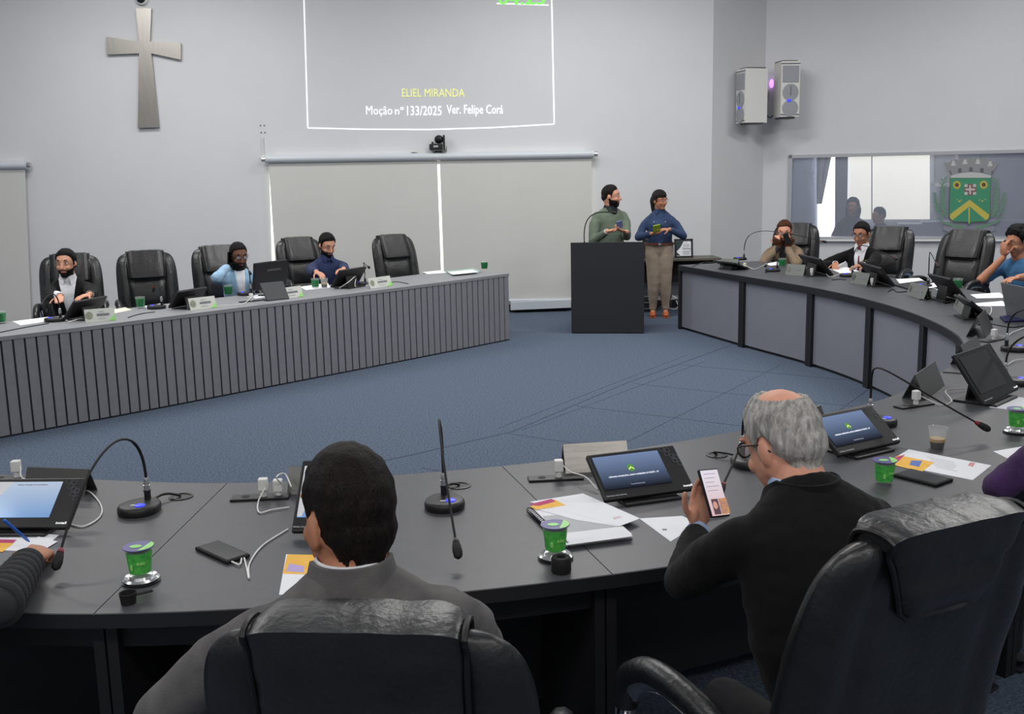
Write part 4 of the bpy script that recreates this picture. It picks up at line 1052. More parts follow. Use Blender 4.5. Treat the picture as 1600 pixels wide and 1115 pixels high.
# far tablets seen from behind: readers sit on the far side
def ftab(l,r,label,h=.19,lean=50): return tablet(r,l,label,h,lean,kind='back')
ftab((98,500),(150,490),'black tablet back before the bearded man in black suit')
ftab((262,482),(308,474),'black tablet back before the empty chair at the ribbed desk')
ftab((516,450),(558,443),'black tablet back before the man in the navy shirt',.21,55)
ftab((1136,416),(1170,420),'black tablet back at the left end of the curved desk',.2,20)
ftab((1268,422),(1303,431),'black tablet back between the men in beige and in black',.22,50)
ftab((1365,437),(1400,448),'black tablet back in front of the man with red tie chair',.22,50)
ftab((1478,462),(1514,472),'black tablet back by the outstretched hand of the man in blue',.24,50)
ftab((1524,488),(1552,500),'black tablet back tilted between cables left of the laptop',.2,40)
# monitor
a=at(424,461,TH); t=thing('computer_monitor','black monitor seen from behind, before the man in light blue shirt','monitor',a,R(42)+PI)
p0=at(388,461,TH);p1=at(444,452,TH); rz=math.atan2(p1.y-p0.y,p1.x-p0.x); t.rotation_euler=(0,0,rz)
fr=Matrix.Rotation(R(8),3,'X')
MB().box(fr@V((-.03,0,.2)),(.45,.028,.26),fr,bev=.008).build('housing','plastic',t)
MB().box(fr@V((-.03,.016,.2)),(.42,.004,.235),fr).build('screen','screenoff',t)
MB().box(fr@V((0,-.016,.25)),(.19,.004,.018),fr).build('vent_strip','greysteel',t)
MB().prism([V((-.05,-.03,.0)),V((.06,-.03,.0)),V((.04,0,.2)),V((-.04,0,.2))],(0,.02,0)).build('stand_post','plastic',t)
MB().box((0,0,.006),(.2,.16,.012),bev=.004).build('stand_base','plastic',t)
t=thing('desk_phone','dark angular card terminal standing at the right of the monitor stand','terminal',at(430,468,TH),R(40))
MB().prism([(-.1,-.05,0),(.12,-.05,0),(.1,.02,.16),(-.13,.02,.16)],(0,.02,0)).build('body','greysteel' if False else mat('terminal_dark',(62,64,68),.5,bump=.02),t)
MB().box((0,.0,.004),(.22,.12,.008),bev=.002).build('foot','plastic',t)
# laptop
t=thing('open_laptop','open grey laptop seen from behind at the right edge','laptop',at(1590,494,TH+.013),0)
a=at(1573,492,TH+.013);b=at(1640,510,TH+.013); rz=math.atan2(b.y-a.y,b.x-a.x); t.rotation_euler=(0,0,rz); t.location=(a+b)/2
w=.36; fr=Matrix.Rotation(R(14),3,'X')
t.location=a+(b-a).normalized()*w/2
MB().box(fr@V((0,0,.125)),(w,.007,.245),fr,bev=.003).build('lid','laptop',t)
MB().box((0,.115,.008),(w,.24,.015),bev=.004).build('keyboard_base','laptop',t)
MB().box(fr@V((0,-.005,.12)),(.02,.001,.02),fr).build('lid_emblem','ink',t)
# far mics
def fmic(px,py,hx,hy,hz,label,up=.24,yaw=0,peak=None):
    h=at(hx,hy,TH+hz); b=at(px,py,TH); p=peak or (b.lerp(h,.35)+V((0,0,up)))
    if not peak: p.z=TH+up+.05
    return mic(px,py,yaw,h,p,label,s=1.05)
fmic(84,502,64,477,.2,'small gooseneck microphone before the bearded man in black',.2)
fmic(243,482,241,456,.14,'small gooseneck microphone before the empty chair at the ribbed desk',.16)
fmic(383,461,392,428,.22,'small gooseneck microphone left of the monitor',.24)
fmic(562,445,577,418,.22,'gooseneck microphone slanting right beside the man in navy',.2)
fmic(1155,406,1291,378,.22,'gooseneck microphone stretching right across the man in beige',.33)
fmic(1323,432,1402,405,.24,'gooseneck microphone stretching right before the red tie',.3)
fmic(1440,449,1466,417,.22,'gooseneck microphone bending right beside the empty chair',.3)
fmic(1206,424,1196,416,.1,'low microphone base beside the green cup of the man in beige',.1)
# lectern mic
t=thing('lectern_microphone','thin gooseneck microphone rising from the left side of the black lectern','microphone',LM@V((-.27,.2,LH-.065)))
h=atd(957,332,11.75)-t.location
pts=bez((0,0,.03),(-.02,0,.3),(.05,0,.42),h,24)
MB().lathe([(.03,0),(.03,.015),(.012,.03),(.012,.05)],n=14).build('base','plastic',t,True)
MB().tube(pts,.0065,7).build('gooseneck','rubber',t,True)
d=(pts[-1]-pts[-2]).normalized(); MB().lathe([(.008,-.01),(.017,.0),(.02,.03),(.015,.05),(.005,.055)],pts[-1],rot=d.to_track_quat('Z','Y').to_matrix(),n=12).build('windscreen','rubber',t,True)
o=MB(); o.box((0,0,.02),(.03,.03,.04),bev=.004); o=o.build('clip_light','greysteel',None,loc=LM@V((-.38,.09,LH-.065))); tag(o,'small grey clip on top of the black lectern at its left corner','clip')
# pen holder? outlet under the near desk

def chair_for(base,yaw,back,label,side=0,scale=None):
    f=V((-math.sin(yaw),math.cos(yaw),0)); r=V((math.cos(yaw),math.sin(yaw),0))
    c=dup(c9,V((base.x,base.y,0))-f*back+r*side,yaw,label,'black leather executive chairs')
    if scale: c.scale=(scale,)*3
    return c
# ------------------------------------------------------------------ people
def sk(n,rgb): return mat('skin_'+n,rgb,.55,bump=.06,bscale=120,var=.05,vscale=25,sss=.12)
SK=dict(a=sk('light',(206,150,124)),b=sk('tan',(186,128,98)),c=sk('brown',(112,72,50)),d=sk('ruddy',(222,160,134)),e=sk('olive',(176,122,94)))
def cloth(n,rgb,rough=.9,bump=.35,bs=350,**k): return mat('cloth_'+n,rgb,rough,bump=bump,bscale=bs,var=.08,vscale=14,sheen=.04,**k)
def hairm(n,rgb,rgb2=None): return mat('hair_'+n,rgb,.6,bump=.8,bscale=130,stretch=(2.2,2.2,.35),rgb2=rgb2 or tuple(int(x*.6) for x in rgb),vscale=40,spec=.22)
def to_mesh(mb,voxel,smooth=4,name='m',disp=0,dsc=9):
    me=mb.mesh(name,[]) ; o=bpy.data.objects.new('tmp',me); col.objects.link(o)
    r=o.modifiers.new('r','REMESH'); r.mode='VOXEL'; r.voxel_size=voxel
    if smooth:
        s=o.modifiers.new('s','SMOOTH'); s.iterations=smooth; s.factor=.5
    dg=bpy.context.evaluated_depsgraph_get(); me2=bpy.data.meshes.new_from_object(o.evaluated_get(dg))
    bpy.data.objects.remove(o); bpy.data.meshes.remove(me)
    me2.name=name
    if disp:
        ns=[v.normal.copy() for v in me2.vertices]
        for v,n in zip(me2.vertices,ns):
            c=v.co
            w=noise.noise(V((c.x*dsc,c.y*dsc,c.z*dsc*1.6)))*.6+abs(noise.noise(V((c.x*dsc*2+5,c.y*dsc*2,c.z*dsc*2.6))))*.8
            v.co=c+n*(w*disp)
    return me2
def add_obj(name,me,mats,parent,smooth=True):
    me.materials.clear()
    for m in (mats if isinstance(mats,(list,tuple)) else [mats]): me.materials.append(M[m] if isinstance(m,str) else m)
    o=bpy.data.objects.new(name,me); col.objects.link(o); o.parent=parent
    if smooth: me.polygons.foreach_set('use_smooth',[True]*len(me.polygons))
    return o
def shell(me,inv,mask,name,m,parent,thick=.008,k=.6,noi=0,ns=60,region=None,sink=.003):
    """offset skin of a mesh wherever mask(local co)>~0 (fades into the surface at its border)"""
    idx={}; vs=[]; src=me.vertices; vals={}
    for v in src:
        p=inv@v.co
        if region and not region(p): continue
        q=mask(p)
        if q>-.02: vals[v.index]=(q,p)
    for i,(q,p) in vals.items():
        v=src[i]; t=max(-sink,min(thick,q*k))
        if noi and t>0: t+=noi*noise.noise(V((p.x*ns,p.y*ns*.6,p.z*ns*.5)))
        idx[i]=len(vs); vs.append(v.co+v.normal*t)
    fs=[]
    for f in me.polygons:
        if all(j in idx for j in f.vertices) and any(vals[j][0]>0 for j in f.vertices): fs.append([idx[j] for j in f.vertices])
    used=sorted({j for f in fs for j in f}); mp={j:i for i,j in enumerate(used)}
    nm=bpy.data.meshes.new(name); nm.from_pydata([tuple(vs[j]) for j in used],[],[[mp[j] for j in f] for f in fs])
    if not used: return None
    return add_obj(name,nm,m,parent)
def interp(x,pts):
    if x<=pts[0][0]: return pts[0][1]
    for (a,b),(c,d) in zip(pts,pts[1:]):
        if x<=c: return b+(d-b)*(x-a)/(c-a)
    return pts[-1][1]
def head_geo(mb,T,k=1.0,female=False,fat=0):
    def E_(c,r): 
        rot=T.to_3x3().normalized(); s=T.to_scale()
        mb.ell(T@V(c),tuple(x*q for x,q in zip(r,s)),18,rot)
    E_((0,-.012,.038),(.076,.094,.088))
    E_((0,.018,.02),(.070,.075,.075))
    E_((0,.026,-.03),(.061+fat*.006,.066,.082))
    E_((0,.0,-.04),(.064+fat*.01,.07,.055))
    E_((0,.062,-.092),(.030,.026,.022)); E_((0,-.038,-.03),(.056,.054,.07)); E_((0,-.03,-.01),(.070,.074,.066))
    for s in(-1,1):
        E_((s*.078,-.008,-.008),(.010,.020,.031)); E_((s*.030,.084,.036),(.026,.010,.008)); E_((s*.036,.066,-.028),(.025,.022,.022))
        E_((s*.012,.092,-.036),(.009,.011,.008))
    a=T@V((0,.088,.018)); b=T@V((0,.110,-.028)); s=T.to_scale()[0]; mb.cone(a,b,.009*s,.0135*s)
    E_((0,.088,-.062),(.022,.010,.010))
def hand_geo(mb,W,d,n,side,curl=.5,s=1.0,spread=.0,thumb=.5,curls=None):
    """W wrist; d finger direction; n palm-facing direction; side=+1/-1 = thumb side sign along cross(d,n)"""
    d=V(d).normalized(); n=V(n); n=(n-d*n.dot(d)).normalized(); c=d.cross(n)*side
    rot=Matrix((d,c,n)).transposed()
    mb.ell(W+d*.046*s,(.052*s,.041*s,.0165*s),14,rot); mb.ell(W+d*.066*s,(.026*s,.042*s,.014*s),12,rot)
    mb.ell(W+d*.03*s+c*.024*s+n*.006*s,(.03*s,.018*s,.016*s),10,rot)
    for i,(o,L) in enumerate(((.031,.070),(.0105,.079),(-.0105,.073),(-.031,.058))):
        p=W+d*.082*s+c*o*s; cu=(curls[i] if curls else curl); ang=.15*cu; dd=d+c*(o*spread*8)
        dd=dd.normalized(); r=.0088*s
        for j,f in enumerate((.46,.31,.23)):
            ang+=cu*(.75 if j else .55)*1.15
            v=dd*math.cos(ang)+n*math.sin(ang); q=p+v*L*f*s
            mb.cone(p,q,r,r*.92,10); p=q; r*=.93
    p=W+d*.022*s+c*.03*s+n*.004*s; v=(d*.62+c*.75+n*(.15+.35*thumb)).normalized()
    for j,f in enumerate((.036,.030,.024)):
        q=p+v*f*s; mb.cone(p,q,.0108*s*(1-.08*j),.0100*s*(1-.08*j),10); p=q; v=(v+d*.35+n*.35*thumb-c*.25*thumb).normalized()
def ik(S,W,u,l,hint):
    d=W-S; D=d.length
    if D>u+l-.004: W=S+d*((u+l-.004)/D); d=W-S; D=d.length
    D=max(D,abs(u-l)+.01); a=(u*u-l*l+D*D)/(2*D); h=math.sqrt(max(1e-6,u*u-a*a)); e=d.normalized()
    p=V(hint); p=(p-e*p.dot(e)).normalized(); return S+e*a+p*h,W
def person(label,headpx,ztop,yaw,lean=8,head=(0,0,0),skin='b',hair=None,hmask=None,top='x',topname='shirt',hands=None,pants='p',stand=False,beard=None,glasses=None,
           voxel=.0075,gvox=.012,k=1.0,open_v=None,collar=None,tie=None,fat=0,shw=.185,female=False,shoes=None,sleeve=1.0,hairlen=None,wrinkle=.007,fwd=.02,side=0,group=None,legs=True,brow=True,hairthick=.012,vest_color=None,hz=None,neckup=0,zs=1.0,hairk=.28,hairnoi=.003):
    rz=yawmat(yaw); T0=at(*headpx,ztop) if not isinstance(headpx,V) else headpx
    hz=hz or (.93*k if stand else .50); a=R(lean); hk=k
    S_l=V((side,math.sin(a)*.5,0)); 
    # torso length so that the head reaches ztop
    L=(ztop-hz-(.058+.108*hk+.122*hk*zs)-neckup)/math.cos(a)
    spine=V((0,math.sin(a),math.cos(a))); spine=(spine+V((side,0,0))).normalized()
    hip=V((0,0,hz)); SH=hip+spine*L; NB=SH+spine*.05*k
    HC=NB+V((0,fwd+.35*math.sin(a)*.14,.108*hk+neckup)); HC.x+=side*.1
    HT=HC+V((0,0,.122*hk*zs)); off=rz@V((HT.x,HT.y,0))
    base=V((T0.x-off.x,T0.y-off.y,0))
    t=thing('person',label,'person',base,yaw,group)
    W2L=lambda p:(rz.inverted()@(V(p)-base))
    hr=Euler((R(head[0]),R(head[2]),R(head[1])),'XYZ').to_matrix()   # pitch(-down), yaw, roll
    TM=Matrix.Translation(HC)@hr.to_4x4()@Matrix.Diagonal((hk,hk,hk*zs,1)); inv=TM.inverted()
    body=MB(); head_geo(body,TM,k,female,fat)
    body.cone(HC+hr@V((0,-.018,-.05))*k,NB+V((0,-.01,-.03)),.053*k*(1+.08*fat),.064*k*(1+.12*fat),14)
    X=V((1,0,0)); 
    def secs(grow,lst):
        rings=[]
        for f,rx,ry,yo in lst:
            c=hip+spine*(L*f)+V((0,yo,0)); fw=spine.cross(X)*-1; fw=X.cross(spine)*-1
            rings.append([c+X*math.cos(b)*(rx+grow)*(1)+V((0,math.cos(a),-math.sin(a)))*math.sin(b)*(ry+grow) for b in [2*PI*j/24 for j in range(24)]])
        return rings
    fk=1+fat*.22; w=shw/.185
    TS=[(-.14,.13*fk,.11*fk,0),(0,.165*fk,.125*fk,0),(.25,.150*fk,.118*fk,.008*fat),(.5,.155*w*(1+fat*.1),.118*(1+fat*.12),.01),(.75,.172*w,.118,.0),(.88,.172*w,.105,-.006),(.97,.148*w,.085,-.01),(1.04,.098*w,.072,-.01),(1.10,.066,.062,-.008)]
    if stand and not female: TS[0]=(.08,.16*fk,.125*fk,0); TS[1]=(.1,.165*fk,.128*fk,0)
    if female: TS=[(.06,.165,.118,0),(.08,.168,.122,0),(.22,.156,.118,.01),(.5,.158,.125,.015),(.68,.155,.13,.02),(.92,.145,.09,-.008),(1.02,.105,.07,-.01),(1.09,.058,.056,-.008)]
    body.loft(secs(-.045,TS))
    gar=MB(); gar.loft(secs(.0,TS))
    if not stand or True:
        pass
    sleeves=MB()
    for sd in (-1,1):
        Sh=SH+X*sd*(shw-.016)*k+V((0,-.01,-.075)); 
        spec=(hands or {}).get('L' if sd<0 else 'R',{})
        u,l=.285*k,.255*k
        if 'at' in spec: Wt=W2L(spec['at'])
        elif 'rel' in spec: Wt=HC+hr@V(spec['rel'])
        else: Wt=hip+V((sd*.2,.28,.05))
        if 'el' in spec: El=W2L(spec['el'])
        else: El,Wt=ik(Sh,Wt,u,l,spec.get('hint',(sd*.25,-.3,-1) if stand else (sd*.6,-.4,-.7)))
        d=(Wt-El).normalized()
        body.cone(Sh,El,(.029 if sleeve>=1 else .044)*k,(.030 if sleeve>=1 else .040)*k); body.cone(El,Wt,(.030 if sleeve>=1 else .041)*k,.0255*k)
        hd=V(spec.get('dir',(0,0,0))); hd=(rz.inverted()@hd) if hd.length>0 else d; hd=hd.normalized()
        hn=V(spec.get('n',(0,0,-1))); hn=rz.inverted()@hn
        hand_geo(body,Wt+hd*.012,hd,hn,spec.get('side',1),spec.get('curl',.5),.95*k,spec.get('spread',.0),spec.get('thumb',.5),spec.get('curls'))
        r=.060*k*(1+.1*fat)*(1.0 if not female else .92)
        gar.cone(Sh+V((-sd*.035,0,.0)),Sh.lerp(El,.35),r*.98,r*.93,14); 
        if sleeve>=1:
            gar.cone(Sh.lerp(El,.3),El,r*.95,.050*k,14); e2=El.lerp(Wt,.93); gar.cone(El,El.lerp(Wt,.85),.050*k,.040*k,14)
            x_=d.orthogonal().normalized(); y_=d.cross(x_)
            gar.loft([[p+(x_*math.cos(2*PI*j/14)+y_*math.sin(2*PI*j/14))*rr for j in range(14)] for p,rr in ((El.lerp(Wt,.6),.041*k),(e2,.038*k))])
            if collar or spec.get('cuff'):
                cu=MB(); cu.loft([[p+(x_*math.cos(2*PI*j/18)+y_*math.sin(2*PI*j/18))*rr for j in range(18)] for p,rr in ((El.lerp(Wt,.85),.031*k),(El.lerp(Wt,1.0),.033*k),(El.lerp(Wt,.99),.029*k),(El.lerp(Wt,.86),.027*k))],closed=True); cu.build('cuff',spec.get('cuff') or collar,t,True)
        else: gar.cone(Sh.lerp(El,.3),Sh.lerp(El,.72),r*.95,.056*k,14)
        spec['_el']=El; spec['_w']=Wt
    me=None
    # legs
    if legs:
        lg=MB()
        if stand:
            for sd in (-1,1):
                h=V(((.076 if female else .088)*sd*k,0,hz)); kn=V(((.074 if female else .088)*sd*k,.025,hz*.52)); an=V((sd*.082*k,-.01,.085))
                rr=1.18 if female else 1.0
                lg.loft([[c+V((math.cos(b)*r*1.0,math.sin(b)*r*1.05,0)) for b in [2*PI*j/20 for j in range(20)]] for c,r in ((h+V((0,0,.03)),.088*rr*k),(h-V((0,0,.1)),.092*rr*k),(h.lerp(kn,.55),.080*rr*k),(kn,.068*k*rr),(kn.lerp(an,.35),.063*k*rr),(kn.lerp(an,.8),.050*k),(an,.047*k))])
                body.cone(h,kn,.07*k,.048*k); body.cone(kn,an,.046*k,.032*k); body.cone(an,an+V((0,.08,-.05)),.032*k,.028*k)
                sh=MB(); sh.ell((sd*.085*k,.055,.035),(.042,.115,.034),16); sh.ell((sd*.085*k,-.01,.05),(.036,.05,.042),12); sh.box((sd*.085*k,.045,.008),(.078,.225,.016),bev=.006)
                sh.build('shoe',shoes or 'dark',t,True)
            lg.ell((0,-.012,hz-.02),(.178*k,.128*k,.13*k),20); lg.loft([[V((math.cos(b)*.163,math.sin(b)*.12-.004,z)) for b in [2*PI*j/24 for j in range(24)]] for z in (hz-.02,hz+.06)])
        else:
            for sd in (-1,1):
                h=V((sd*.09,.02,hz-.02)); kn=V((sd*.12,.42,hz+.0)); an=V((sd*.12,.40,.09))
                lg.cone(h,kn,.085,.062,14); lg.cone(kn,an,.062,.045,14)
                body.cone(h,kn,.06,.045); body.cone(kn,an,.045,.032)
                sh=MB(); sh.ell((sd*.12,.46,.04),(.045,.13,.038),14); sh.box((sd*.12,.45,.008),(.08,.24,.016),bev=.006); sh.build('shoe',shoes or 'dark',t,True)
            lg.ell((0,.0,hz+.0),(.17*fk,.14*fk,.11),18)
        add_obj('trousers',to_mesh(lg,gvox,4,'trousers',wrinkle*.7,12),pants,t)
    gm_=to_mesh(gar,gvox,5,topname,wrinkle,10)
    g=add_obj(topname,gm_,top,t)
    bm_=to_mesh(body,voxel,5 if voxel<.0055 else 2,'person_body'); bo=add_obj('body',bm_,SK[skin],t)
    reg=lambda p: p.z>-.16 and abs(p.x)<.12 and abs(p.y)<.16
    # hair
    if hair:
        def hm(p):
            h=interp(p.y,[(-.11,-.062),(-.085,-.058),(-.055,-.04),(-.03,-.01),(-.012,.018),(.006,.0),(.018,-.012),(.024,.02),(.034,.055),(.055,.075),(.08,.088),(.1,.09)])
            m=p.z-h
            if abs(p.x)>.079 and -.035<p.y<.018 and p.z<.03: m=-1
            return m
        shell(bm_,inv,hmask or hm,'hair',hair,t,hairthick,hairk,hairnoi,70,reg)
    if hairlen:
        mb=MB(); 
        for pts,r0,r1 in hairlen:
            P=[TM@V(p) for p in pts]; n=len(P); mb.tube(catmull(P,4),[r0+(r1-r0)*i/((n-1)*4) for i in range((n-1)*4+1)],10)
        add_obj('hair_length',to_mesh(mb,.006,2,'hair_length',.004,30),hair,t)
    if beard:
        def bmk(p):
            if p.y<-.012: return -1
            l=1-((p.x/.027)**2+((p.z+.063)/.008)**2)
            if l>0 and p.y>.05: return -.01
            ch=-.05+.5*max(0,abs(p.x)-.038)+.25*max(0,.03-p.y)
            if abs(p.x)<.03 and p.y>.07: ch=-.046
            return min(ch-p.z,.05 if p.z>-.135 else -1,(p.y+.012)*1.0)
        shell(bm_,inv,bmk,'beard',beard,t,.006,.3,.0015,90,reg)
    def lm_(p): return .3*(1-((p.x/.024)**2+((p.z+.063)/.0095)**2)) if p.y>.05 else -1
    shell(bm_,inv,lm_,'lips',mat('lips_'+skin,{'a':(176,100,92),'b':(160,92,80),'c':(110,62,54),'d':(178,98,90),'e':(150,88,78)}[skin],.5),t,.0015,.3,0,60,reg)
    if hair and brow:
        for sd in(-1,1):
            def bw(p): return .3*(1-(((sd*p.x-.032)/.020)**2+((p.z-.041-.1*(sd*p.x-.03))/.006)**2)) if p.y>.04 else -1
            shell(bm_,inv,bw,'eyebrow',hair,t,.002,.3,0,60,reg)
    for sd in(-1,1):
        mb=MB(); c=TM@V((sd*.031,.0745,.014)); fwd_=(hr@V((0,1,-.15))).normalized(); q=fwd_.to_track_quat('Z','Y').to_matrix()
        mb.ell(c,(.0125*k,.0125*k,.0115*k),16,q); k0=len(mb.f)
        for i,f in enumerate(mb.f):
            cc=sum((mb.v[j] for j in f),V())/len(f)-c
            if cc.normalized().dot(fwd_)>.86: mb.m[i]=1
        mb.build('eye',[mat('eye_white',(222,216,210),.3),mat('iris',(34,22,16),.2)],t,True)
        lid=MB(); lid.ell(TM@V((sd*.031,.0735,.022)),(.0155*k,.012*k,.007*k),12,hr); lid.build('eyelid',SK[skin],t,True)
    if glasses:
        mb=MB(); 
        for sd in(-1,1):
            mb.tube([TM@V((sd*.032+.024*math.cos(b),.099,.012+.017*math.sin(b))) for b in [2*PI*j/14 for j in range(15)]],.0022*k,6)
            mb.tube([TM@V((sd*.056,.097,.02)),TM@V((sd*.076,.06,.02)),TM@V((sd*.083,0,.012)),TM@V((sd*.08,-.03,-.01))],.0022*k,6)
        mb.tube([TM@V((-.01,.1,.018)),TM@V((0,.102,.02)),TM@V((.01,.1,.018))],.002*k,6)
        g_=mb.build('glasses',glasses,t,True)
        mb=MB()
        for sd in(-1,1): mb.prism([TM@V((sd*.032+.0225*math.cos(b),.0985,.012+.0155*math.sin(b))) for b in [2*PI*j/14 for j in range(14)]],hr@V((0,.0008,0)))
        mb.build('lens','clear',g_)
    # torso frame for clothing details: origin at shoulder centre, z along spine
    TF=Matrix.Translation(SH)@Matrix((X,V((0,math.cos(a),-math.sin(a))),spine)).transposed().to_4x4(); ti=TF.inverted()
    treg=lambda p: p.z>-.5 and abs(p.x)<.2 and p.y>-.02
    if open_v:
      wv,dv,sm=open_v
      def vm(p): return .3*(wv*(1-(-p.z)/dv)-abs(p.x)) if p.y>.0 and -dv<p.z<.1 else -1
      shell(gm_,ti,vm,'shirt_front',sm,t,.003,1.0,0,60,treg,sink=.001)
      for sd in(-1,1):
        def lp(p):
            if not(p.y>.0 and -dv*1.02<p.z<.08) or sd*p.x<0: return -1
            e=abs(p.x)-wv*(1-(-p.z)/dv); return .3*min(e+.004,.045*min(1,.35+(-p.z)/dv*.9 if p.z>-dv*.6 else 1.2+(p.z/dv)*.9)-e)
        shell(gm_,ti,lp,'lapel',top,t,.010,1.4,0,60,treg,sink=.002)
    if collar or vest_color:
        cm_=collar or vest_color
        mb=MB(); c0=NB+V((0,-.008,-.02)); rings=[]
        for z,rx,ry in ((-.02,.082,.078),(.012,.070,.070),(.034,.064,.066),(.036,.060,.062),(.010,.060,.062)):
            rings.append([c0+V((math.cos(b)*rx*k*(1+.1*fat),math.sin(b)*ry*k*(1+.1*fat)+z*.15,z*k-.014*max(0,math.sin(b)))) for b in [2*PI*j/28 for j in range(28)]])
        mb.loft(rings,caps=False); mb.build('collar',cm_,t,True)
        for sd in (-1,1):
            mb=MB(); f=lambda x,y,z: c0+V((x*k,y*k,z*k))
            mb.prism([f(sd*.012,.066,.015),f(sd*.058,.05,.02),f(sd*.062,.062,-.03),f(sd*.035,.085,-.055)],(0,.004,0.002)); mb.build('collar_point',cm_,t)
    if tie:
        def tm(p): 
            if p.y<0: return -1
            w_=.012+.045*(-p.z); w_=min(w_,.036)
            return .3*(w_-abs(p.x)) if -.45<p.z<.03 else -1
        shell(gm_,ti,tm,'tie',tie,t,.008,1.2,0,60,treg)
        mb=MB(); mb.ell(TF@V((0,.092,.03)),(.018,.014,.018),12); mb.build('tie_knot',tie,t,True)
    LAST.append((base,yaw)); return t,dict(W=lambda p: base+rz@V(p),TM=TM,HC=HC,hr=hr,SH=SH,NB=NB,gm=gm_,bm=bm_,inv=inv,TF=TF,spec=hands,rz=rz,base=base,hip=hip,L=L)
LAST=[]
def held_phone(label,c,xa,za,size=(.075,.155),case='rubber',screen=None,name='smartphone'):
    """phone whose screen normal is -Y of its frame"""
    t=thing(name,label,'phone',c); m=frame3((0,0,0),xa,za).to_3x3()
    MB().box((0,0,0),(size[0],.010,size[1]),m,bev=.003).build('case',case,t)
    MB().box(m@V((0,-.0056,0)),(size[0]-.006,.001,size[1]-.008),m).build('screen',screen or 'screenoff',t)
    return t,m
PB=mat('trouser_black',(30,30,34),.9,bump=.2,bscale=300); MATS['p']=PB; M['p']=PB
Hb=hairm('black',(20,17,17)); Hbr=hairm('dark_brown',(30,23,21)); Hred=hairm('reddish',(96,56,38)); Hw=hairm('woman',(40,33,34)); Hg=hairm('grey',(206,203,198),(150,147,143))
BK=cloth('black_suit',(11,11,12),bump=.12,spec=.25); NV=cloth('navy_shirt',(34,48,88)); LB=cloth('light_blue_denim',(152,186,214)); GR=cloth('green_sweater',(100,114,97),bump=.6,bs=260)
DN_=cloth('denim_shirt',(48,68,104),rgb2=(36,54,88)); BG=cloth('beige_jacket',(132,114,92)); BT=cloth('blue_tshirt',(66,116,160)); GY=cloth('grey_suit',(104,102,101),rgb2=(84,82,82)); TR=cloth('beige_trousers',(158,143,128)); WH=cloth('white_shirt',(228,229,234)); LBS=cloth('pale_blue_shirt',(170,196,232)); RT_=cloth('red_tie',(112,24,40)); PP=cloth('purple_shirt',(74,40,94),rgb2=(54,28,72)); PU=cloth('puffer',(44,45,48)); ORS=mat('shoe_orange',(186,98,56),.5,bump=.05); BR=cloth('belt',(110,62,40),.5)
dn=(0,0,-1)
SD=random.seed
# 1 bearded man in black
person('bearded man in black suit and open white shirt sitting at the far left',(101,389),1.235,R(196),6,(-4,-14,0),'a',Hb,top=BK,topname='jacket',beard=Hb,collar=WH,open_v=(.075,.42,WH),k=1.06,
  hands={'L':dict(at=at(142,478,TH+.1),dir=(-.4,-.8,-.1),n=dn,curl=.25,side=1),'R':dict(at=at(128,482,TH+.08),dir=(.3,-.9,-.1),n=dn,curl=.25,side=-1)})
# 2 light blue
p,i2=person('man in light blue denim shirt and glasses holding a phone to his ear',(371,378),1.22,R(206),10,(-16,8,0),'c',Hb,top=LB,topname='shirt',beard=Hb,glasses='dark',open_v=(.05,.5,WH),k=1.06,hairthick=.006,
  hands={'R':dict(rel=(.12,.045,-.09),dir=(0,0,0),n=(0,0,0.01),curl=.7,side=1,hint=(.7,.3,-.8)),'L':dict(at=at(402,468,TH+.06),dir=(.5,-.8,0),n=dn,curl=.3)})
hc=i2['W'](i2['HC']+i2['hr']@V((.098,.02,-.02)))
held_phone('dark phone pressed to the ear of the man in light blue',hc,(.3,1,0),(.1,0,1),(.07,.14))
# 3 navy
person('bearded man in navy shirt looking down at his tablet',(510,364),1.225,R(208),10,(-24,8,0),'a',Hb,top=NV,topname='shirt',beard=Hb,vest_color=NV,k=1.07,
  hands={'R':dict(at=at(512,440,TH+.10),dir=(.6,-.7,-.2),n=dn,curl=.5,side=-1),'L':dict(at=at(545,436,TH+.14),dir=(-.3,-.9,-.1),n=dn,curl=.5)})
# 4 green sweater standing
p,i4=person('bearded man in green sweater standing behind the black lectern',V((1.13*1.0,12.35,0)) if False else atd(955,289,12.35),atd(955,289,12.35).z,R(-158),3,(-2,50,0),'a',Hbr,top=GR,topname='sweater',beard=Hbr,stand=True,vest_color=mat('collar_dark',(34,38,40),.8),k=1.06,fat=.7,shw=.205,hz=.92,
  hands={'R':dict(at=atd(949,361,12.0),dir=(.95,-.2,.15),n=(0,-.3,1),curl=.8,side=1,hint=(.4,-.5,-1),cuff=WH),'L':dict(at=atd(979,362,12.0),dir=(-.9,-.3,.25),n=(0,.2,1),curl=.5,side=1)})
held_phone('blue phone held by the man in the green sweater',atd(968,351,11.93),(1,.1,.3),(.1,-.5,.6),(.07,.12),case=mat('phone_blue',(70,90,160),.4),screen=mat('phone_lilac',(140,150,210),.4))
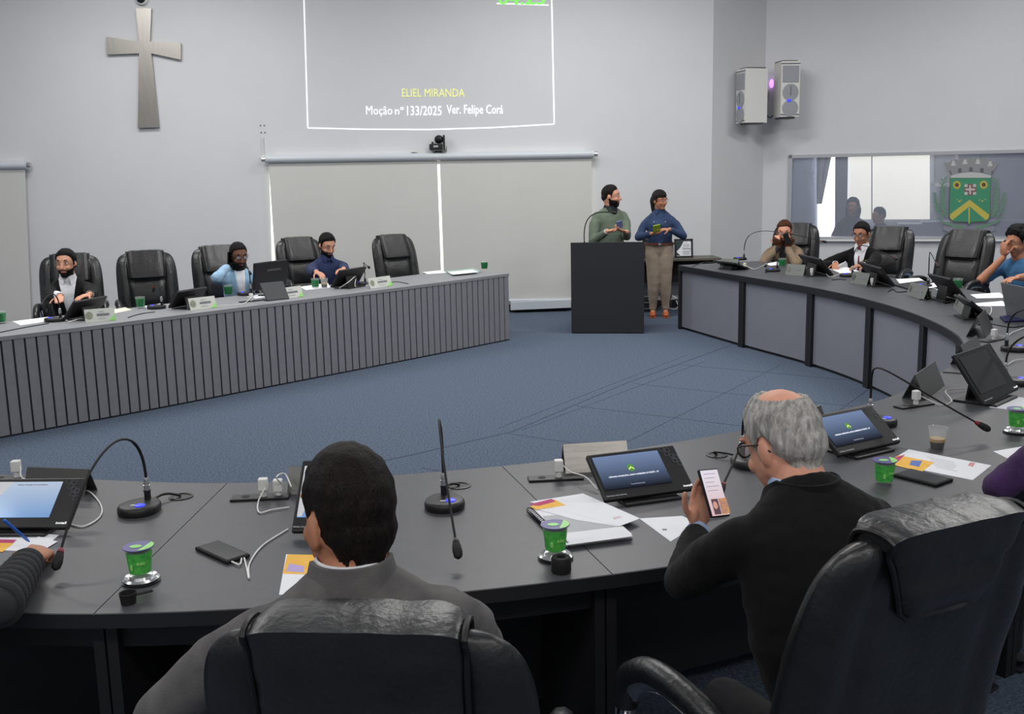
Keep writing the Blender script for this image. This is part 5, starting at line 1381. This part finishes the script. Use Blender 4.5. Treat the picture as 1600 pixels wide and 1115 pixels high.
# 5 woman
hp=atd(1031,297,12.95)
p,i5=person('woman with dark ponytail in blue denim shirt and beige trousers standing by the lectern',hp,hp.z,R(172),1,(-4,42,0),'b',Hw,top=DN_,topname='denim_shirt',stand=True,female=True,pants=TR,shoes=ORS,glasses='red',vest_color=DN_,k=.98,shw=.178,hz=.88,
  hmask=lambda p:(-1 if (abs(p.x)>.079 and -.035<p.y<.018 and p.z<.0 and p.z>-.04) else p.z-interp(p.y,[(-.11,-.1),(-.05,-.09),(-.01,-.02),(.02,-.015),(.03,.03),(.06,.042),(.1,.045)])),hairthick=.018,
  hairlen=[([(.03,-.07,.05),(.04,-.095,-.01),(.035,-.09,-.08),(.03,-.08,-.15)],.038,.018),([(-.03,-.07,.05),(-.04,-.095,-.01),(-.03,-.09,-.08),(-.02,-.08,-.14)],.038,.018),([(-.05,.05,.07),(-.0,.082,.075),(.05,.05,.07)],.016,.014)],
  hands={'R':dict(at=atd(1018,365,12.68),dir=(.95,-.25,.05),n=(0,.2,1),curl=.7,side=1,hint=(1,-.6,-.7)),'L':dict(at=atd(1046,358,12.68),dir=(-.95,-.25,.0),n=(0,.3,-1),curl=.5,side=1,hint=(-1,-.6,-.7))})
t5=p
held_phone('bright yellow green phone held by the standing woman',atd(1026,357,12.6),(1,.1,.2),(.1,-.6,.8),(.09,.12),case=mat('phone_lime',(160,190,40),.5),screen=mat('phone_lime2',(150,180,40),.5))
z0=.88; mb=MB(); mb.loft([[V((math.cos(b)*.186,math.sin(b)*.137-.004,z)) for b in [2*PI*j/30 for j in range(30)]] for z in (z0+.035,z0+.065)]); mb.build('belt',BR,t5,True)
MB().box((.0,.137,z0+.05),(.035,.008,.03),bev=.003).build('belt_buckle','silver',t5)
mb=MB()
for z in (.12,.24,.36): mb.ell(i5['TF']@V((0,.128,-.5+z)),(.007,.005,.007),8)
for s in (-1,1): mb.ell(i5['TF']@V((s*.07,.138,-.1)),(.006,.004,.006),8)
mb.build('shirt_button','white',t5,True)
# 6 beige
p,i6=person('man with reddish hair and glasses in beige jacket holding a phone to his mouth',(1226,344),1.225,R(150),12,(-14,12,0),'d',Hred,top=BG,topname='jacket',beard=Hred,glasses='dark',open_v=(.055,.45,mat('tshirt_dark',(52,50,52),.9)),k=1.07,fat=.3,
  hands={'R':dict(rel=(.055,.13,-.14),dir=(-.3,-.2,.9),n=(.3,.9,.1),curl=.9,side=1,hint=(.8,.4,-.9)),'L':dict(rel=(-.045,.14,-.15),dir=(.2,-.1,.9),n=(-.2,.9,.1),curl=.9,side=-1,hint=(-.8,.4,-.9))})
hc=i6['W'](i6['HC']+i6['hr']@V((-.04,.15,-.035)))
held_phone('black phone held before the mouth of the man in beige',hc,(.9,.3,.35),(-.3,.1,.9),(.07,.13))
# 7 red tie
p,i7=person('man in black suit with dark red tie and glasses looking down at his notes',(1347,346),1.245,R(140),10,(-16,-4,0),'e',Hb,top=BK,topname='jacket',glasses='dark',collar=WH,tie=RT_,open_v=(.07,.42,WH),k=1.05,hairthick=.009,
  hands={'R':dict(at=at(1306,412,TH+.05),dir=(-.3,-.9,-.1),n=dn,curl=.6,side=-1,hint=(1,-.2,-.3)),'L':dict(at=at(1337,420,TH+.05),dir=(-.9,-.3,-.1),n=dn,curl=.35,side=1,hint=(-.25,-.3,-1))})
o=MB(); o.tube([(0,0,0),(.05,-.1,.06)],.005,8); o=o.build('pen','white',None,True,loc=at(1309,416,TH+.04)); tag(o,'white pen in the hand of the man with red tie','pen')
MB().lathe([(0,0),(.011,0),(.008,.004)],i7['TF']@V((-.085,.125,-.1)),n=10,rot=Matrix.Rotation(R(-90),3,'X')).build('lapel_pin','ridge',p,True)
# 8 blue t shirt
p,i8=person('curly haired man in blue t-shirt covering his face with one hand',(1592,354),1.245,R(118),14,(-18,-12,0),'b',Hb,top=BT,topname='tshirt',k=1.12,fat=.4,sleeve=.5,hairthick=.03,hairk=.5,hairnoi=.012,beard=None,
  hands={'R':dict(rel=(.03,.168,-.10),dir=(-.1,-.1,.95),n=(.9,.3,.1),curl=.45,side=-1,hint=(.6,.6,-1)),'L':dict(at=at(1544,454,TH+.035),dir=(-.85,-.45,-.05),n=dn,curl=.3,side=-1,spread=.3,hint=(-.3,-.2,-1))})
# booth silhouettes
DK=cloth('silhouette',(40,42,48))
c_=bpt(1331,306,1.3); 
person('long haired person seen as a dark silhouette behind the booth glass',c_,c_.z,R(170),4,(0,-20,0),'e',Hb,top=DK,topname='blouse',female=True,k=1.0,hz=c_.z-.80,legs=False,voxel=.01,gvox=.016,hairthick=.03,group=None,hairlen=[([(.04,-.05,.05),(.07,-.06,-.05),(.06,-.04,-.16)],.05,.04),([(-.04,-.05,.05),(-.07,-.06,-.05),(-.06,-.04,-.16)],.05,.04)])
c_=bpt(1369,319,1.2)
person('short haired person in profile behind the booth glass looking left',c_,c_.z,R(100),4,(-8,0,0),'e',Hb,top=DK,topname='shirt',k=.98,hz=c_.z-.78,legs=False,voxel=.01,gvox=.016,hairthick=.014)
# 9 foreground grey suit
chair_for(LAST[0][0],R(200),.1,'black leather chair behind the bearded man in black suit')
chair_for(LAST[1][0],R(208),.13,'black leather chair behind the man in light blue shirt',.08)
chair_for(LAST[2][0],R(212),.15,'black leather chair behind the man in the navy shirt',.12)
chair_for(LAST[5][0],R(158),.15,'black leather chair behind the man in beige jacket',-.05)
chair_for(LAST[6][0],R(143),.2,'black leather chair behind the man with the red tie',-.1)
p,i9=person('man with short dark hair in grey checked suit, seen from behind',V((-.33,1.93,0)),1.335,R(14),8,(-4,24,0),'b',Hbr,top=GY,topname='jacket',collar=WH,k=1.05,voxel=.0045,gvox=.009,fat=.5,shw=.212,zs=1.12,neckup=-.034,hairk=.13,hairthick=.009,wrinkle=.004,
  hmask=lambda p:(-1 if (abs(p.x)>.074 and -.035<p.y<.022 and p.z<.03) else p.z-interp(p.y,[(-.12,-.072),(-.085,-.068),(-.055,-.05),(-.03,-.025),(-.012,.02),(.006,.0),(.02,-.028),(.028,.01),(.04,.04),(.06,.052),(.085,.075),(.1,.085)])),
  hands={'L':dict(at=V((-.74,2.15,.66)),dir=(.3,.9,-.1),n=dn,curl=.4,hint=(-1,-.2,-.5)),'R':dict(at=V((-.08,2.45,.60)),dir=(-.3,.9,0),n=dn,curl=.4)})
def jacket_collar(t,i,m,k=1.0,h=.072,r=.086):
    c0=i['NB']+V((0,-.012,-.035)); mb=MB(); rings=[]
    for z,rr in ((-.045,r+.034),(-.01,r+.010),(h*.7,r-.006),(h*.72,r-.013),(-.01,r-.010)):
        rings.append([c0+V((math.cos(b)*rr,math.sin(b)*rr*.92+(.03 if math.sin(b)>0 else 0)*math.sin(b),z-(.035+.03)*max(0,math.sin(b)))) for b in [PI*.75+ (PI*1.5)*j/30 for j in range(31)]])
    n=31; vs=[q for rg in rings for q in rg]; fs=[]
    for a in range(5):
        for j in range(n-1):
            fs.append((a*n+j,a*n+j+1,((a+1)%5)*n+j+1,((a+1)%5)*n+j))
    mb.add(vs,fs).build('jacket_collar',m,t,True)
jacket_collar(p,i9,GY)
# 10 foreground gray hair
ph=atd(1115,770,2.74)
def bald(p):
    h=interp(p.y,[(-.12,-.072),(-.085,-.068),(-.055,-.05),(-.03,-.02),(-.012,.02),(.006,-.002),(.022,-.028),(.03,.02),(.045,.05),(.07,.06),(.1,.08)])
    m=p.z-h
    if abs(p.x)>.075 and -.035<p.y<.022 and p.z<.03: return -1
    d=((p.x/.050)**2+((p.y+.036)/.054)**2)
    if p.z>.055 and d<1: m=min(m,-.25*(1-d)**.5*.06)
    return m
p,i10=person('grey haired man with glasses in black suit leaning on the desk with a phone',V((.66,2.43,0)),1.325,R(22),26,(-24,12,0),'d',Hg,hmask=bald,top=BK,topname='jacket',collar=LBS,glasses='dark',k=1.0,voxel=.0045,gvox=.009,fat=1.25,shw=.235,zs=1.08,neckup=-.035,fwd=.05,hairthick=.012,wrinkle=.006,
  hands={'L':dict(el=at(1066,908,TH+.045),at=ph+V((-.04,.015,-.115)),dir=(.15,.32,.9),n=(.35,-.9,.3),curls=[.4,.4,.42,.45],curl=.4,side=-1,thumb=.5,hint=(-1.2,-.2,-.5)),'R':dict(at=V((.98,2.75,.70)),dir=(-.6,.7,0),n=dn,curl=.4)})
jacket_collar(p,i10,BK,r=.092)
sc=grad_screen('phone_screen',(226,190,190),(236,232,244),.9)
t,m=held_phone('lit smartphone with a photo of a smiling woman held by the grey haired man',ph,(.86,.5,-.1),(-.25,.45,.85),(.068,.138),screen=sc)
mb=MB(); P=lambda x,z,o=0: m@V((x,-.0065-o,z))
mb.prism([P(-.022,-.062),P(.002,-.062),P(.002,-.018),P(-.022,-.018)],m@V((0,-.0003,0))); mb.build('portrait_photo',mat('ph_photo',(96,70,80),.5,emit=.5),t)
MB().prism([P(-.016+.008*math.cos(k*PI/6)+.004,-.036+.011*math.sin(k*PI/6),.0005) for k in range(12)],m@V((0,-.0003,0))).build('portrait_face',mat('ph_face',(214,160,140),.5,emit=.5),t)
MB().prism([P(.004,-.062),P(.034,-.062),P(.034,-.018),P(.004,-.018)],m@V((0,-.0003,0))).build('second_photo',mat('ph_photo2',(206,150,90),.5,emit=.5,rgb2=(90,70,160),vscale=90),t)
mb=MB()
for k in range(5): mb.prism([P(-.024,.055-k*.012),P(.02-.006*(k%3),.055-k*.012),P(.02-.006*(k%3),.053-k*.012),P(-.024,.053-k*.012)],m@V((0,-.0003,0)))
mb.build('text_line',mat('ph_text',(170,160,176),.5,emit=.5),t)
# 11 left edge arm with pen: person mostly outside the frame
hn=at(55,850,TH+.055)
p,i11=person('person in dark quilted jacket writing with a blue pen, only the arm in the photo',V((at(0,940,TH+.07).x-.36,at(0,940,TH+.07).y-.14,0)),1.32,R(-8),14,(-22,-10,0),'b',Hb,top=PU,topname='quilted_jacket',k=1.0,voxel=.005,gvox=.009,fat=.6,wrinkle=.004,
  hands={'R':dict(el=at(-6,946,TH+.07),at=at(48,873,TH+.05),dir=(-.1,.99,-.05),n=(-.35,-.1,-.9),curl=.9,side=1,thumb=.8,hint=(1.1,-.4,-.5)),'L':dict(at=V((-1.85,2.95,TH+.05)),dir=(.6,.8,0),n=dn,curl=.4)})
El,Wt=i11['spec']['R']['_el'],i11['spec']['R']['_w']; mb=MB()
d=(Wt-El).normalized(); x_=d.orthogonal().normalized(); y_=d.cross(x_)
for k in range(8):
    c=El.lerp(Wt,.04+k*.12); r=.064-.0026*k
    mb.loft([[c+d*zz+(x_*math.cos(2*PI*j/20)+y_*math.sin(2*PI*j/20))*(r*f) for j in range(20)] for zz,f in ((-.018,.82),(-.01,.97),(0,1.02),(.01,.97),(.018,.82))])
mb.build('quilted_sleeve',PU,p,True)
pp=at(34,826,TH+.06); o=MB(); dd=(at(6,812,TH+.13)-at(46,846,TH+.02)); o.tube([(0,0,0),dd*.1,dd*.98,dd],[.002,.0048,.0048,.003],10); o=o.build('pen',mat('pen_blue',(40,110,220),.3),None,True,loc=at(46,846,TH+.02)); tag(o,'bright blue pen in the hand at the left edge','pen')
# 12 purple
p,i12=person('person in purple shirt leaning on the desk, only the sleeve in the photo',V((at(1556,765,TH+.05).x+.29,at(1556,765,TH+.05).y+.13,0)),1.33,R(38),16,(-14,10,0),'b',Hb,top=PP,topname='shirt',k=1.0,voxel=.007,gvox=.01,fat=.7,wrinkle=.008,
  hands={'L':dict(el=at(1560,762,TH+.05),at=at(1640,690,TH+.06),dir=(.5,.8,0),n=dn,curl=.6),'R':dict(at=V((2.5,3.9,TH+.05)),dir=(-.6,.7,0),n=dn,curl=.4)})
# 13 hand at right edge
p,i13=person('person seated beyond the right edge, only fingertips reach into the photo',V((4.25,5.0,0)),1.3,R(80),10,(-10,0,0),'d',Hb,top=NV,topname='shirt',k=1.0,voxel=.009,gvox=.014,
  hands={'R':dict(at=at(1622,588,TH+.05),dir=(-.95,.2,-.05),n=dn,curl=.4),'L':dict(at=at(1700,600,TH+.05),dir=(-.8,.4,0),n=dn,curl=.4)})
